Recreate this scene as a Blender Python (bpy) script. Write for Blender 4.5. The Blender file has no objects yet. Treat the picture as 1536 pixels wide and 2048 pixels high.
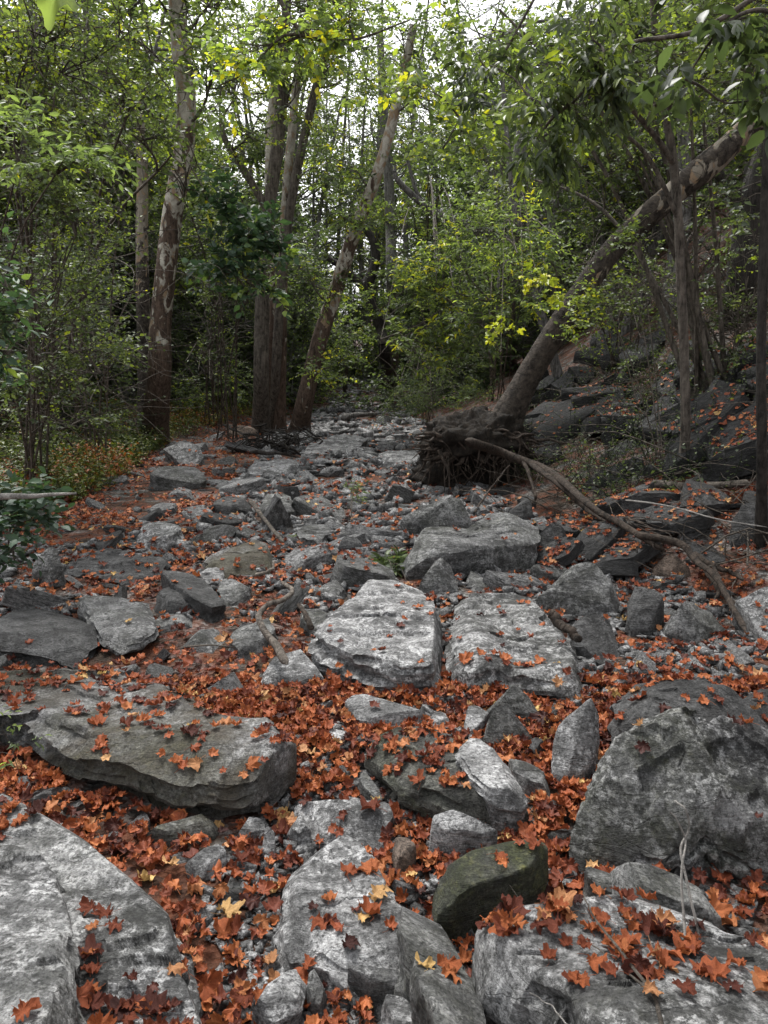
import bpy, bmesh, math, random
import numpy as np
from mathutils import Vector, Matrix
from mathutils.bvhtree import BVHTree

S = bpy.context.scene
R = math.radians
rng = np.random.default_rng(11)
random.seed(5)

# ---------------------------------------------------------------- camera, sky, sun, exposure
F, CX, CY = 1490.0, 768.0, 1024.0
PITCH = R(10.5)
EYE = np.array([0.0, 0.0, 1.62])
cam_d = bpy.data.cameras.new('camera'); cam = bpy.data.objects.new('camera', cam_d)
S.collection.objects.link(cam); S.camera = cam
cam.location = EYE; cam.rotation_euler = (R(90) - PITCH, 0, 0)
cam_d.sensor_fit = 'VERTICAL'; cam_d.sensor_height = 24.0; cam_d.lens = 24.0 * F / 2048.0
cam_d.clip_start = 0.05; cam_d.clip_end = 900

SUN_EL, SUN_AZ = R(62), R(-25)            # azimuth measured from +Y towards +X
W = bpy.data.worlds.new('World'); S.world = W; W.use_nodes = True
nt = W.node_tree; nt.nodes.clear()
sky = nt.nodes.new('ShaderNodeTexSky'); sky.sky_type = 'NISHITA'; sky.sun_disc = False
sky.sun_elevation = SUN_EL; sky.sun_rotation = SUN_AZ; sky.dust_density = 3.0; sky.air_density = 1.0
hs = nt.nodes.new('ShaderNodeHueSaturation'); hs.inputs['Saturation'].default_value = 0.10
nt.links.new(sky.outputs[0], hs.inputs['Color'])
cn = nt.nodes.new('ShaderNodeTexNoise'); cn.inputs['Scale'].default_value = 2.2; cn.inputs['Detail'].default_value = 5
cr = nt.nodes.new('ShaderNodeMapRange'); cr.inputs['From Min'].default_value = .3; cr.inputs['From Max'].default_value = .7
cr.inputs['To Min'].default_value = .85; cr.inputs['To Max'].default_value = 1.15
nt.links.new(cn.outputs[0], cr.inputs[0])
vm = nt.nodes.new('ShaderNodeVectorMath'); vm.operation = 'SCALE'
nt.links.new(hs.outputs[0], vm.inputs[0]); nt.links.new(cr.outputs[0], vm.inputs['Scale'])
bg = nt.nodes.new('ShaderNodeBackground'); bg.inputs['Strength'].default_value = 0.15
wo = nt.nodes.new('ShaderNodeOutputWorld')
nt.links.new(vm.outputs[0], bg.inputs['Color']); nt.links.new(bg.outputs[0], wo.inputs[0])
sd = bpy.data.lights.new('sun', 'SUN'); sd.energy = 1.5; sd.angle = R(12); sd.color = (1, .97, .92)
so = bpy.data.objects.new('sun', sd); S.collection.objects.link(so)
sdir = Vector((math.sin(SUN_AZ) * math.cos(SUN_EL), math.cos(SUN_AZ) * math.cos(SUN_EL), math.sin(SUN_EL)))
so.rotation_euler = sdir.to_track_quat('Z', 'Y').to_euler()
S.view_settings.view_transform = 'Standard'; S.view_settings.look = 'None'
S.view_settings.exposure = 1.45; S.view_settings.gamma = 1.0
S.cycles.max_bounces = 6; S.cycles.diffuse_bounces = 3; S.cycles.transmission_bounces = 4

# ---------------------------------------------------------------- noise and projection
def _h(ix, iy, iz, sd_):
    n = (ix * 374761393 + iy * 668265263 + iz * 2147483647 + sd_ * 1274126177) & 0xffffffff
    n = ((n ^ (n >> 13)) * 1274126177) & 0xffffffff
    n = (n ^ (n >> 16)) * 2246822519 & 0xffffffff
    return ((n ^ (n >> 15)) & 0xffffff) / float(0x7fffff) - 1.0
def vn(p, sd_=0):
    p = np.asarray(p, float); f = np.floor(p); i = f.astype(np.int64); t = p - f
    t = t * t * t * (t * (t * 6 - 15) + 10)
    x, y, z = i[..., 0], i[..., 1], i[..., 2]; a, b, c = t[..., 0], t[..., 1], t[..., 2]
    L = lambda u, v, w: u + (v - u) * w
    g = lambda dx, dy, dz: _h(x + dx, y + dy, z + dz, sd_)
    return L(L(L(g(0,0,0), g(1,0,0), a), L(g(0,1,0), g(1,1,0), a), b), L(L(g(0,0,1), g(1,0,1), a), L(g(0,1,1), g(1,1,1), a), b), c)
def fbm(p, sd_=0, o=4, k=.5):
    p = np.asarray(p, float); s = 0; a = 1.; n = 0
    for j in range(o):
        s = s + a * vn(p * 2 ** j + 17.3 * j, sd_ + j); n += a; a *= k
    return s / n
def P3(x, y, z=0.):
    x, y = np.broadcast_arrays(np.asarray(x, float), np.asarray(y, float))
    return np.stack([x, y, np.full(x.shape, float(z)) if np.isscalar(z) else z], -1)
_fy = np.array([-20, 0, 4.7, 7., 9.5, 16, 24, 40, 200.])
_fx = np.array([4.5, 3.6, 2.45, 1.55, .95, 1.1, .9, 2., 12.])
_gy = np.array([-20, 0, 4., 7., 9.5, 16, 24, 40, 200.])
_gx = np.array([-5, -4.5, -3.9, -3.6, -3.4, -4.0, -2.2, -2.5, -10.])
def gz(x, y):
    x = np.asarray(x, float); y = np.asarray(y, float)
    l = np.maximum(0, x - np.interp(y, _fy, _fx)); lf = np.maximum(0, np.interp(y, _gy, _gx) - x)
    z = .015 * np.maximum(0, y)
    bank = .25 * l + .05 * l * l
    bank = np.where(l > 6, 3.3 + .85 * (l - 6), bank); bank = np.where(bank > 14, 14 + (bank - 14) * .1, bank)
    z = z + bank * np.clip((y + 4) / 8, .25, 1)
    z = z + .13 * np.minimum(lf, 14) + .02 * np.maximum(0, lf - 14)
    z = z + np.maximum(0, y - 34) * .07
    p = P3(x, y)
    return z + .05 * fbm(p * .9, 3, 3) + .018 * fbm(p * 6, 8, 2) + .10 * fbm(p * .25, 5, 2) * np.clip((y - 3) / 6, 0, 1)
def ray(px, py):
    d = np.stack(np.broadcast_arrays((np.asarray(px, float) - CX) / F, (CY - np.asarray(py, float)) / F, 1.0), -1)
    c, s = math.cos(PITCH), math.sin(PITCH)
    return np.stack([d[..., 0], c + s * d[..., 1], -s + c * d[..., 1]], -1)
_T = np.concatenate([np.linspace(.4, 12, 1200), np.linspace(12.03, 90, 1500)])
def at(px, py, h=0.):
    """the point where the line of sight through a pixel meets the ground raised by h"""
    d = ray(px, py); q = EYE + d * _T[:, None]
    b = np.nonzero(q[:, 2] < gz(q[:, 0], q[:, 1]) + h)[0]
    i = b[0] if len(b) else len(_T) - 1
    return q[i].copy()
def pd(px, py, depth):
    d = ray(px, py); return EYE + d * (depth / d[..., 1:2])
# ---------------------------------------------------------------- mesh helpers
def mesh(name, V, faces, mat, parent=None, smooth=False, attr=None, origin=None, link=True):
    V = np.asarray(V, np.float64)
    if origin is not None: V = V - np.asarray(origin)
    if not isinstance(faces, (list, tuple)): faces = [faces]
    faces = [np.asarray(f, np.int32) for f in faces if len(f)]
    me = bpy.data.meshes.new(name)
    nl = sum(f.size for f in faces); nf = sum(len(f) for f in faces)
    me.vertices.add(len(V)); me.vertices.foreach_set('co', V.astype(np.float32).ravel())
    me.loops.add(nl); me.loops.foreach_set('vertex_index', np.concatenate([f.ravel() for f in faces]))
    tot = np.concatenate([np.full(len(f), f.shape[1], np.int32) for f in faces])
    me.polygons.add(nf); me.polygons.foreach_set('loop_start', (np.cumsum(tot) - tot).astype(np.int32))
    me.polygons.foreach_set('loop_total', tot)
    if smooth: me.polygons.foreach_set('use_smooth', np.ones(nf, bool))
    if attr is not None:
        a = me.attributes.new('tint', 'FLOAT', 'POINT'); a.data.foreach_set('value', np.asarray(attr, np.float32))
    me.update(calc_edges=True); me.validate()
    me.materials.append(mat)
    o = bpy.data.objects.new(name, me)
    if link: S.collection.objects.link(o)
    if parent is not None:
        o.parent = parent
        if origin is not None: o.location = Vector(np.asarray(origin)) - parent.location
    elif origin is not None: o.location = Vector(np.asarray(origin))
    return o
def tag(o, label=None, cat=None, group=None, kind=None):
    if label: o['label'] = label
    if cat: o['category'] = cat
    if group: o['group'] = group
    if kind: o['kind'] = kind
    return o
def empty(name, loc, label, cat, group=None):
    o = bpy.data.objects.new(name, None); S.collection.objects.link(o); o.location = Vector(np.asarray(loc)); o.empty_display_size = .1
    return tag(o, label, cat, group)
def cat_geo(parts):
    """[(V, [faces...])] -> one V, faces by size"""
    Vs, fs, n = [], {}, 0
    for V, F_ in parts:
        for f in (F_ if isinstance(F_, (list, tuple)) else [F_]):
            if len(f): fs.setdefault(np.asarray(f).shape[1], []).append(np.asarray(f) + n)
        Vs.append(V); n += len(V)
    return np.concatenate(Vs), [np.concatenate(v) for v in fs.values()]
def tubes(P, Rr, sides=5):
    """K polylines of n points at once: P (K,n,3), Rr (K,n)"""
    P = np.asarray(P, float); Rr = np.asarray(Rr, float)
    if P.ndim == 2: P = P[None]
    if Rr.ndim == 1: Rr = Rr[None]
    K, n, _ = P.shape
    if K == 0: return np.zeros((0, 3)), [np.zeros((0, 4), int)]
    T = np.gradient(P, axis=1); T /= np.linalg.norm(T, axis=2, keepdims=True) + 1e-9
    m = T.mean(axis=1, keepdims=True); ref = np.where(np.abs(m[..., 2:3]) > .7, np.array([1., .1, 0]), np.array([0, 0, 1.]))
    A = np.cross(T, ref); A /= np.linalg.norm(A, axis=2, keepdims=True) + 1e-9
    B = np.cross(T, A)
    th = np.linspace(0, 2 * np.pi, sides, endpoint=False)
    V = P[:, :, None] + Rr[:, :, None, None] * (np.cos(th)[:, None] * A[:, :, None] + np.sin(th)[:, None] * B[:, :, None])
    i, j = np.meshgrid(np.arange(n - 1), np.arange(sides), indexing='ij'); j2 = (j + 1) % sides
    q = np.stack([i * sides + j, i * sides + j2, (i + 1) * sides + j2, (i + 1) * sides + j], -1).reshape(-1, 4)
    q = (q[None] + (np.arange(K) * n * sides)[:, None, None]).reshape(-1, 4)
    return V.reshape(-1, 3), [q]
def spline(pts, n):
    """Catmull-Rom through rows of numbers, n samples"""
    p = np.asarray(pts, float); m = len(p)
    if m == 2: t = np.linspace(0, 1, n)[:, None]; return p[0] * (1 - t) + p[1] * t
    e = np.vstack([2 * p[0] - p[1], p, 2 * p[-1] - p[-2]])
    u = np.linspace(0, m - 1 - 1e-6, n); i = u.astype(int); t = (u - i)[:, None]
    a, b, c, d = e[i], e[i + 1], e[i + 2], e[i + 3]
    return .5 * (2 * b + (c - a) * t + (2 * a - 5 * b + 4 * c - d) * t ** 2 + (3 * b - a - 3 * c + d) * t ** 3)
# ---------------------------------------------------------------- materials
class NT:
    def __init__(s, name):
        s.m = bpy.data.materials.new(name); s.m.use_nodes = True; s.t = s.m.node_tree; s.t.nodes.clear()
        s.out = s.n('OutputMaterial')
    def n(s, k, **kw):
        x = s.t.nodes.new('ShaderNode' + k)
        for a, v in kw.items(): setattr(x, a, v)
        return x
    def l(s, a, b): s.t.links.new(a, b)
    def noise(s, vec, scale, detail=6, rough=.6, dist=0):
        x = s.n('TexNoise'); x.inputs['Scale'].default_value = scale; x.inputs['Detail'].default_value = detail
        x.inputs['Roughness'].default_value = rough; x.inputs['Distortion'].default_value = dist
        if vec is not None: s.l(vec, x.inputs['Vector'])
        return x.outputs[0]
    def ramp(s, fac, stops, interp='LINEAR'):
        x = s.n('ValToRGB'); x.color_ramp.interpolation = interp; e = x.color_ramp.elements
        while len(e) < len(stops): e.new(.5)
        for k, (p, c) in zip(e, stops):
            k.position = p; k.color = (*c, 1) if len(c) == 3 else c
        s.l(fac, x.inputs[0]); return x.outputs[0]
    def g(s, fac, stops, interp='LINEAR'): return s.ramp(fac, [(p, (v, v, v)) for p, v in stops], interp)
    def mix(s, fac, a, b, mode='MIX'):
        x = s.n('Mix', data_type='RGBA', blend_type=mode)
        for sock, v in ((x.inputs[0], fac), (x.inputs[6], a), (x.inputs[7], b)):
            if isinstance(v, (int, float)): sock.default_value = v
            elif isinstance(v, tuple): sock.default_value = (*v, 1)
            else: s.l(v, sock)
        return x.outputs[2]
    def math(s, op, a, b=0., c=None):
        x = s.n('Math', operation=op)
        for i, v in enumerate([a, b] + ([c] if c is not None else [])):
            if isinstance(v, (int, float)): x.inputs[i].default_value = v
            else: s.l(v, x.inputs[i])
        return x.outputs[0]
    def mapv(s, vec, sc=(1, 1, 1), rot=(0, 0, 0), loc=(0, 0, 0)):
        x = s.n('Mapping'); x.inputs['Scale'].default_value = sc; x.inputs['Rotation'].default_value = rot; x.inputs['Location'].default_value = loc
        s.l(vec, x.inputs[0]); return x.outputs[0]
    def bump(s, h, dist=.02, strength=1., nrm=None):
        x = s.n('Bump'); x.inputs['Distance'].default_value = dist; x.inputs['Strength'].default_value = strength
        s.l(h, x.inputs['Height'])
        if nrm is not None: s.l(nrm, x.inputs['Normal'])
        return x.outputs[0]
    def bsdf(s, col, rough=.8, nrm=None, spec=.3):
        x = s.n('BsdfPrincipled')
        if isinstance(col, tuple): x.inputs['Base Color'].default_value = (*col, 1)
        else: s.l(col, x.inputs['Base Color'])
        if isinstance(rough, (int, float)): x.inputs['Roughness'].default_value = rough
        else: s.l(rough, x.inputs['Roughness'])
        x.inputs['Specular IOR Level'].default_value = spec
        if nrm is not None: s.l(nrm, x.inputs['Normal'])
        return x.outputs[0]
    def done(s, sh): s.l(sh, s.out.inputs[0]); return s.m

def mat_rock(name, lo, mid, hi, lich=.5, moss=0., brown=0., tone=(1, 1, 1)):
    s = NT(name); tc = s.n('TexCoord').outputs['Object']; oi = s.n('ObjectInfo').outputs['Random']
    off = s.n('VectorMath', operation='ADD'); s.l(tc, off.inputs[0])
    cb = s.n('CombineXYZ')
    for i, k in enumerate((37., 91., 53.)): s.l(s.math('MULTIPLY', oi, k), cb.inputs[i])
    s.l(cb.outputs[0], off.inputs[1]); v = off.outputs[0]
    n1 = s.noise(v, 1.7, 12, .68, .6); n2 = s.noise(v, 7, 10, .7); n3 = s.noise(v, 34, 6, .7)
    st = s.noise(s.mapv(v, (2.2, 6, 15), (.25, .2, .6)), 1.0, 9, .72, 1.2)
    a = s.math('ADD', s.math('MULTIPLY', n1, .46), s.math('MULTIPLY', n2, .36)); a = s.math('ADD', a, s.math('MULTIPLY', st, .18))
    T = lambda c: tuple(x * t for x, t in zip(c, tone))
    G = lambda x: T((x, x, x))
    col = s.ramp(a, [(.40, G(lo)), (.5, G(mid)), (.60, G(hi))])
    # pale crust lichen in fine specks and patches
    lm = s.math('MULTIPLY', s.g(n3, [(.48, 0), (.54, 1)]), s.g(n2, [(.44, 0), (.58, 1)]))
    lm2 = s.g(s.noise(v, 3.1, 12, .78, .3), [(.52, 0), (.58, 1)])
    col = s.mix(s.math('MULTIPLY', lm, lich), col, G(min(.68, hi * 2.0)))
    col = s.mix(s.math('MULTIPLY', lm2, lich * .7), col, G(min(.6, hi * 1.5)))
    dk = s.math('MULTIPLY', s.g(s.noise(v, 60, 4, .7), [(.36, 1), (.47, 0)]), .75)
    col = s.mix(dk, col, G(lo * .5))
    dk2 = s.g(s.noise(v, 4.3, 10, .75, 1.), [(.40, 1), (.48, 0)])
    col = s.mix(s.math('MULTIPLY', dk2, .75), col, G(lo * .8))
    if brown:
        bm = s.g(s.noise(v, 1.2, 8, .7, .5), [(.40, 0), (.56, 1)])
        col = s.mix(s.math('MULTIPLY', bm, brown), col, (.055, .045, .031))
    if moss:
        mm = s.math('MULTIPLY', s.g(s.noise(v, 1.6, 9, .72, .5), [(.42, 0), (.58, 1)]), moss)
        mc = s.ramp(n3, [(.35, (.012, .016, .006)), (.55, (.035, .040, .014)), (.72, (.11, .11, .035))])
        col = s.mix(mm, col, mc)
    crk = s.n('TexVoronoi', feature='DISTANCE_TO_EDGE'); crk.inputs['Scale'].default_value = 1.1
    wv = s.n('VectorMath', operation='ADD'); s.l(s.mapv(v, (1, 2.4, 5), (.2, .1, .5)), wv.inputs[0])
    nz = s.n('TexNoise'); nz.inputs['Scale'].default_value = 3; nz.inputs['Detail'].default_value = 5; s.l(v, nz.inputs['Vector'])
    s.l(nz.outputs[1], wv.inputs[1]); s.l(wv.outputs[0], crk.inputs['Vector'])
    cm = s.g(crk.outputs[0], [(0, 0), (.012, 1)])
    col = s.mix(s.math('MULTIPLY', s.math('SUBTRACT', 1., cm), .3), col, G(lo * .3))
    h = s.math('ADD', s.math('MULTIPLY', n2, .9), s.math('MULTIPLY', st, .8))
    h = s.math('ADD', h, s.math('MULTIPLY', n3, .22)); h = s.math('ADD', h, s.math('MULTIPLY', cm, .08))
    h = s.math('ADD', h, s.math('MULTIPLY', s.noise(v, 110, 4, .75), .10))
    sp = s.noise(v, 95, 4, .8); col = s.mix(.75, col, s.g(sp, [(.38, .35), (.5, 1.), (.62, 1.45)]), 'MULTIPLY')
    return s.done(s.bsdf(col, .82, s.bump(h, .055, 1.), .35))
M = {}
M['pale'] = mat_rock('pale_schist', .04, .145, .30, .75)
M['grey'] = mat_rock('grey_schist', .025, .085, .18, .6, moss=.25)
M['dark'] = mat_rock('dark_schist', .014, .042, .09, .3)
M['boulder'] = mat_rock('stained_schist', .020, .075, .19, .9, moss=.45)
M['black'] = mat_rock('black_schist', .007, .022, .055, .25)  # darkest schist tone, for the bank outcrops
M['speck'] = mat_rock('lichened_schist', .026, .10, .25, .9, moss=.15)
M['moss'] = mat_rock('mossy_schist', .022, .06, .13, .4, moss=.95, tone=(1, 1, .9))
M['brown'] = mat_rock('brown_stained_schist', .05, .13, .24, .75, brown=.9, moss=.35)
M['rust'] = mat_rock('rusty_schist', .05, .12, .2, .3, tone=(1.25, .95, .75))
M['bed'] = mat_rock('creek_bed_stone', .038, .125, .25, .7)

def mat_ground():
    s = NT('leaf_mould_and_grit'); v = s.n('TexCoord').outputs['Object']
    n = s.noise(v, 5, 10, .7); n2 = s.noise(v, 60, 5, .7); n3 = s.noise(v, 1.1, 5, .6)
    col = s.ramp(n, [(.35, (.012, .009, .007)), (.5, (.035, .025, .018)), (.68, (.085, .06, .042))])
    vo = s.n('TexVoronoi'); vo.inputs['Scale'].default_value = 42; s.l(v, vo.inputs['Vector'])
    gm = s.g(s.noise(v, 2.3, 6, .6), [(.46, 0), (.56, 1)])
    grit = s.ramp(vo.outputs['Color'], [(.2, (.04, .04, .04)), (.5, (.12, .12, .115)), (.8, (.3, .3, .29))])
    col = s.mix(s.math('MULTIPLY', gm, .7), col, grit)
    lf = s.n('TexVoronoi'); lf.inputs['Scale'].default_value = 17; s.l(v, lf.inputs['Vector'])
    lc = s.ramp(lf.outputs['Color'], [(.2, (.04, .012, .006)), (.55, (.16, .045, .018)), (.9, (.16, .055, .025))])
    col = s.mix(s.math('MULTIPLY', s.g(s.noise(v, 3.1, 8, .65), [(.44, 0), (.53, 1)]), .5), col, lc)
    h = s.math('ADD', n, s.math('MULTIPLY', n2, .3)); h = s.math('ADD', h, s.math('MULTIPLY', vo.outputs['Distance'], .5))
    return s.done(s.bsdf(col, .9, s.bump(h, .04, 1.), .2))
M['ground'] = mat_ground()

def mat_litter(name, use_attr):
    s = NT(name)
    if use_attr:
        a = s.n('Attribute'); a.attribute_name = 'tint'; f = a.outputs['Fac']
    else:
        sx_ = s.n('SeparateColor'); s.l(s.n('ObjectInfo').outputs['Color'], sx_.inputs[0]); f = sx_.outputs[0]
    v = s.n('TexCoord').outputs['Object']
    col = s.ramp(f, [(0, (.035, .012, .010)), (.2, (.085, .021, .012)), (.45, (.18, .045, .019)), (.68, (.275, .074, .026)), (.90, (.35, .115, .04)), (.975, (.40, .21, .10)), (1., (.48, .33, .12))])
    n = s.noise(v, 38, 5, .65)
    col = s.mix(1., col, s.g(n, [(.3, .62), (.7, 1.3)]), 'MULTIPLY')
    col = s.mix(s.g(s.noise(v, 150, 3, .6), [(.62, 0), (.70, .55)]), col, (.03, .012, .01))
    b = s.bsdf(col, .6, s.bump(s.noise(v, 70, 4, .6), .004, .8), .22)
    t = s.n('BsdfTranslucent'); s.l(col, t.inputs[0]); mx = s.n('MixShader'); mx.inputs[0].default_value = .18
    s.l(b, mx.inputs[1]); s.l(t.outputs[0], mx.inputs[2]); return s.done(mx.outputs[0])
M['litter'] = mat_litter('dry_fallen_leaves', True); M['fallen'] = mat_litter('dry_fallen_leaf', False)

def mat_leaf(name, stops, tr=.45, rough=.45):
    s = NT(name); a = s.n('Attribute'); a.attribute_name = 'tint'
    col = s.ramp(a.outputs['Fac'], stops)
    b = s.bsdf(col, rough, None, .4)
    t = s.n('BsdfTranslucent'); s.l(s.mix(1., col, (1.55, 1.6, .8), 'MULTIPLY'), t.inputs[0])
    mx = s.n('MixShader'); mx.inputs[0].default_value = tr
    s.l(b, mx.inputs[1]); s.l(t.outputs[0], mx.inputs[2]); return s.done(mx.outputs[0])
G5 = lambda k, y: [(0, (.013*k, .019*k, .010*k)), (.35, (.037*k, .052*k, .025*k)), (.7, (.078*k, .104*k, .037*k)), (.9, (.16*k, .20*k, .03*k)), (1, y)]
M['leaf_mid'] = mat_leaf('green_leaves', G5(1.75, (.42, .40, .03)))
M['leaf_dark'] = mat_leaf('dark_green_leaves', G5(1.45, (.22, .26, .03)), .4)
M['leaf_bright'] = mat_leaf('yellow_green_leaves', G5(2.4, (.50, .46, .03)), .5)
M['leaf_teal'] = mat_leaf('blue_green_leaves', [(0, (.018, .034, .022)), (.5, (.040, .075, .045)), (.85, (.07, .13, .06)), (1, (.2, .27, .06))], .3, .5)
M['leaf_yellow'] = mat_leaf('yellow_leaves', [(0, (.20, .25, .03)), (.6, (.36, .38, .035)), (1, (.50, .42, .04))], .35)
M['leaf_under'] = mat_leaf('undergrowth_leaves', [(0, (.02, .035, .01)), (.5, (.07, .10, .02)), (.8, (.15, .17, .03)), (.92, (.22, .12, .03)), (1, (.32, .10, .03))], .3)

def mat_bark(name, lo, hi, pale=None, z0=0., z1=8., furrow=1., grain=(9, 9, 1.5)):
    s = NT(name); v = s.n('TexCoord').outputs['Object']
    f = s.noise(s.mapv(v, grain), 2.4 * furrow, 9, .7, .5); n = s.noise(v, 14, 8, .7)
    a = s.math('ADD', s.math('MULTIPLY', f, .65), s.math('MULTIPLY', n, .35))
    col = s.ramp(a, [(.40, lo), (.60, hi)])
    h = s.math('ADD', f, s.math('MULTIPLY', n, .4))
    if pale:
        xyz = s.n('SeparateXYZ'); s.l(v, xyz.inputs[0])
        mr = s.n('MapRange'); s.l(xyz.outputs[2], mr.inputs[0]); mr.inputs[1].default_value = z0; mr.inputs[2].default_value = z1
        mr.inputs[3].default_value = -.17; mr.inputs[4].default_value = .2
        vo = s.noise(s.mapv(v, (1, 1, .55)), 5.5, 5, .55, .9)
        q = s.math('ADD', vo, mr.outputs[0]); pm = s.g(q, [(.50, 0), (.53, 1)])
        pc = s.ramp(s.noise(s.mapv(v, (1, 1, .6)), 7.5, 4, .6, .8), [(.40, (.24, .17, .11)), (.47, tuple(x * .75 for x in pale)), (.54, pale), (.66, tuple(min(.7, x * 1.25) for x in pale))])
        pc = s.mix(s.g(s.noise(v, 30, 4, .6), [(.58, 0), (.66, .5)]), pc, (.10, .09, .07))
        col = s.mix(pm, col, pc); h = s.mix(pm, h, (.55, .55, .55))
    return s.done(s.bsdf(col, .85, s.bump(h, .06, 1.), .25))
M['bark'] = mat_bark('furrowed_bark', (.030, .025, .021), (.18, .155, .13))
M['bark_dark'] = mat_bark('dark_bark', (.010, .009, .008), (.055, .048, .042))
M['bark_grey'] = mat_bark('grey_bark', (.05, .047, .043), (.22, .21, .20))
M['syc'] = mat_bark('sycamore_bark', (.035, .024, .018), (.15, .105, .08), (.34, .32, .275), .5, 7.)
M['syc_low'] = mat_bark('shaggy_sycamore_bark', (.014, .0115, .0095), (.095, .078, .064), (.21, .185, .15), 2.1, 5.2, grain=(5, 3, 5))
M['root'] = mat_bark('weathered_root', (.010, .008, .006), (.085, .064, .05))
M['drift'] = mat_bark('driftwood', (.03, .024, .02), (.22, .19, .16))
M['pit'] = mat_bark('root_soil_hollow_shade', (.006, .005, .004), (.03, .023, .017))  # dark root soil, also the painted shade of the root hollow
M['twig'] = mat_bark('twig_bark', (.03, .025, .02), (.17, .145, .12))
M['twig_pale'] = mat_bark('pale_twig_bark', (.16, .15, .14), (.42, .40, .37))
# ---------------------------------------------------------------- ground, one sheet to the horizon
def axis(a, b, n, c, k):
    u = np.linspace(math.asinh((a - c) / k), math.asinh((b - c) / k), n); return c + k * np.sinh(u)
gxs = axis(-150, 150, 330, 0, 2.2); gys = axis(-60, 300, 420, 3.5, 2.6)
GX, GY = np.meshgrid(gxs, gys); gV = P3(GX.ravel(), GY.ravel(), gz(GX.ravel(), GY.ravel()))
nx, ny = len(gxs), len(gys); ii, jj = np.meshgrid(np.arange(nx - 1), np.arange(ny - 1))
k_ = (jj * nx + ii).ravel(); gF = np.stack([k_, k_ + 1, k_ + 1 + nx, k_ + nx], 1)
ground = tag(mesh('ground', gV, gF, M['ground'], smooth=True), kind='structure')
CENTRES = []
def short(lab):
    for w in (' lying', ' standing', ' resting', ' with ', ' beside', ' under', ' behind', ' between', ' in ', ' on ', ' at ', ' amid', ' among', ' of ', ' across', ' dotted', ' leaning', ' crossing', ' overlapping', ' overhanging', ' tapering', ' touching', ' wedged', ' ringed', ' below', ' above', ' poking', ' crossed', ' beyond', ' just', ' tucked', ' half', ' spread', ' from', ' to ', ' next', ' by ', ' near'):
        i = lab.find(w)
        if i > 8: lab = lab[:i]
    return ' '.join(lab.replace(',', '').split()[:7])
def beside(x, y):
    return min(CENTRES, key=lambda c: math.hypot(c[0] - x, c[1] - y) - c[2] * .4)[3]
ROCKGEO = [(gV, gF, '', .9)]         # (world verts, quads, id, leaf cover)
PLAN = []                           # outlines in plan of the traced rocks

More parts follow.
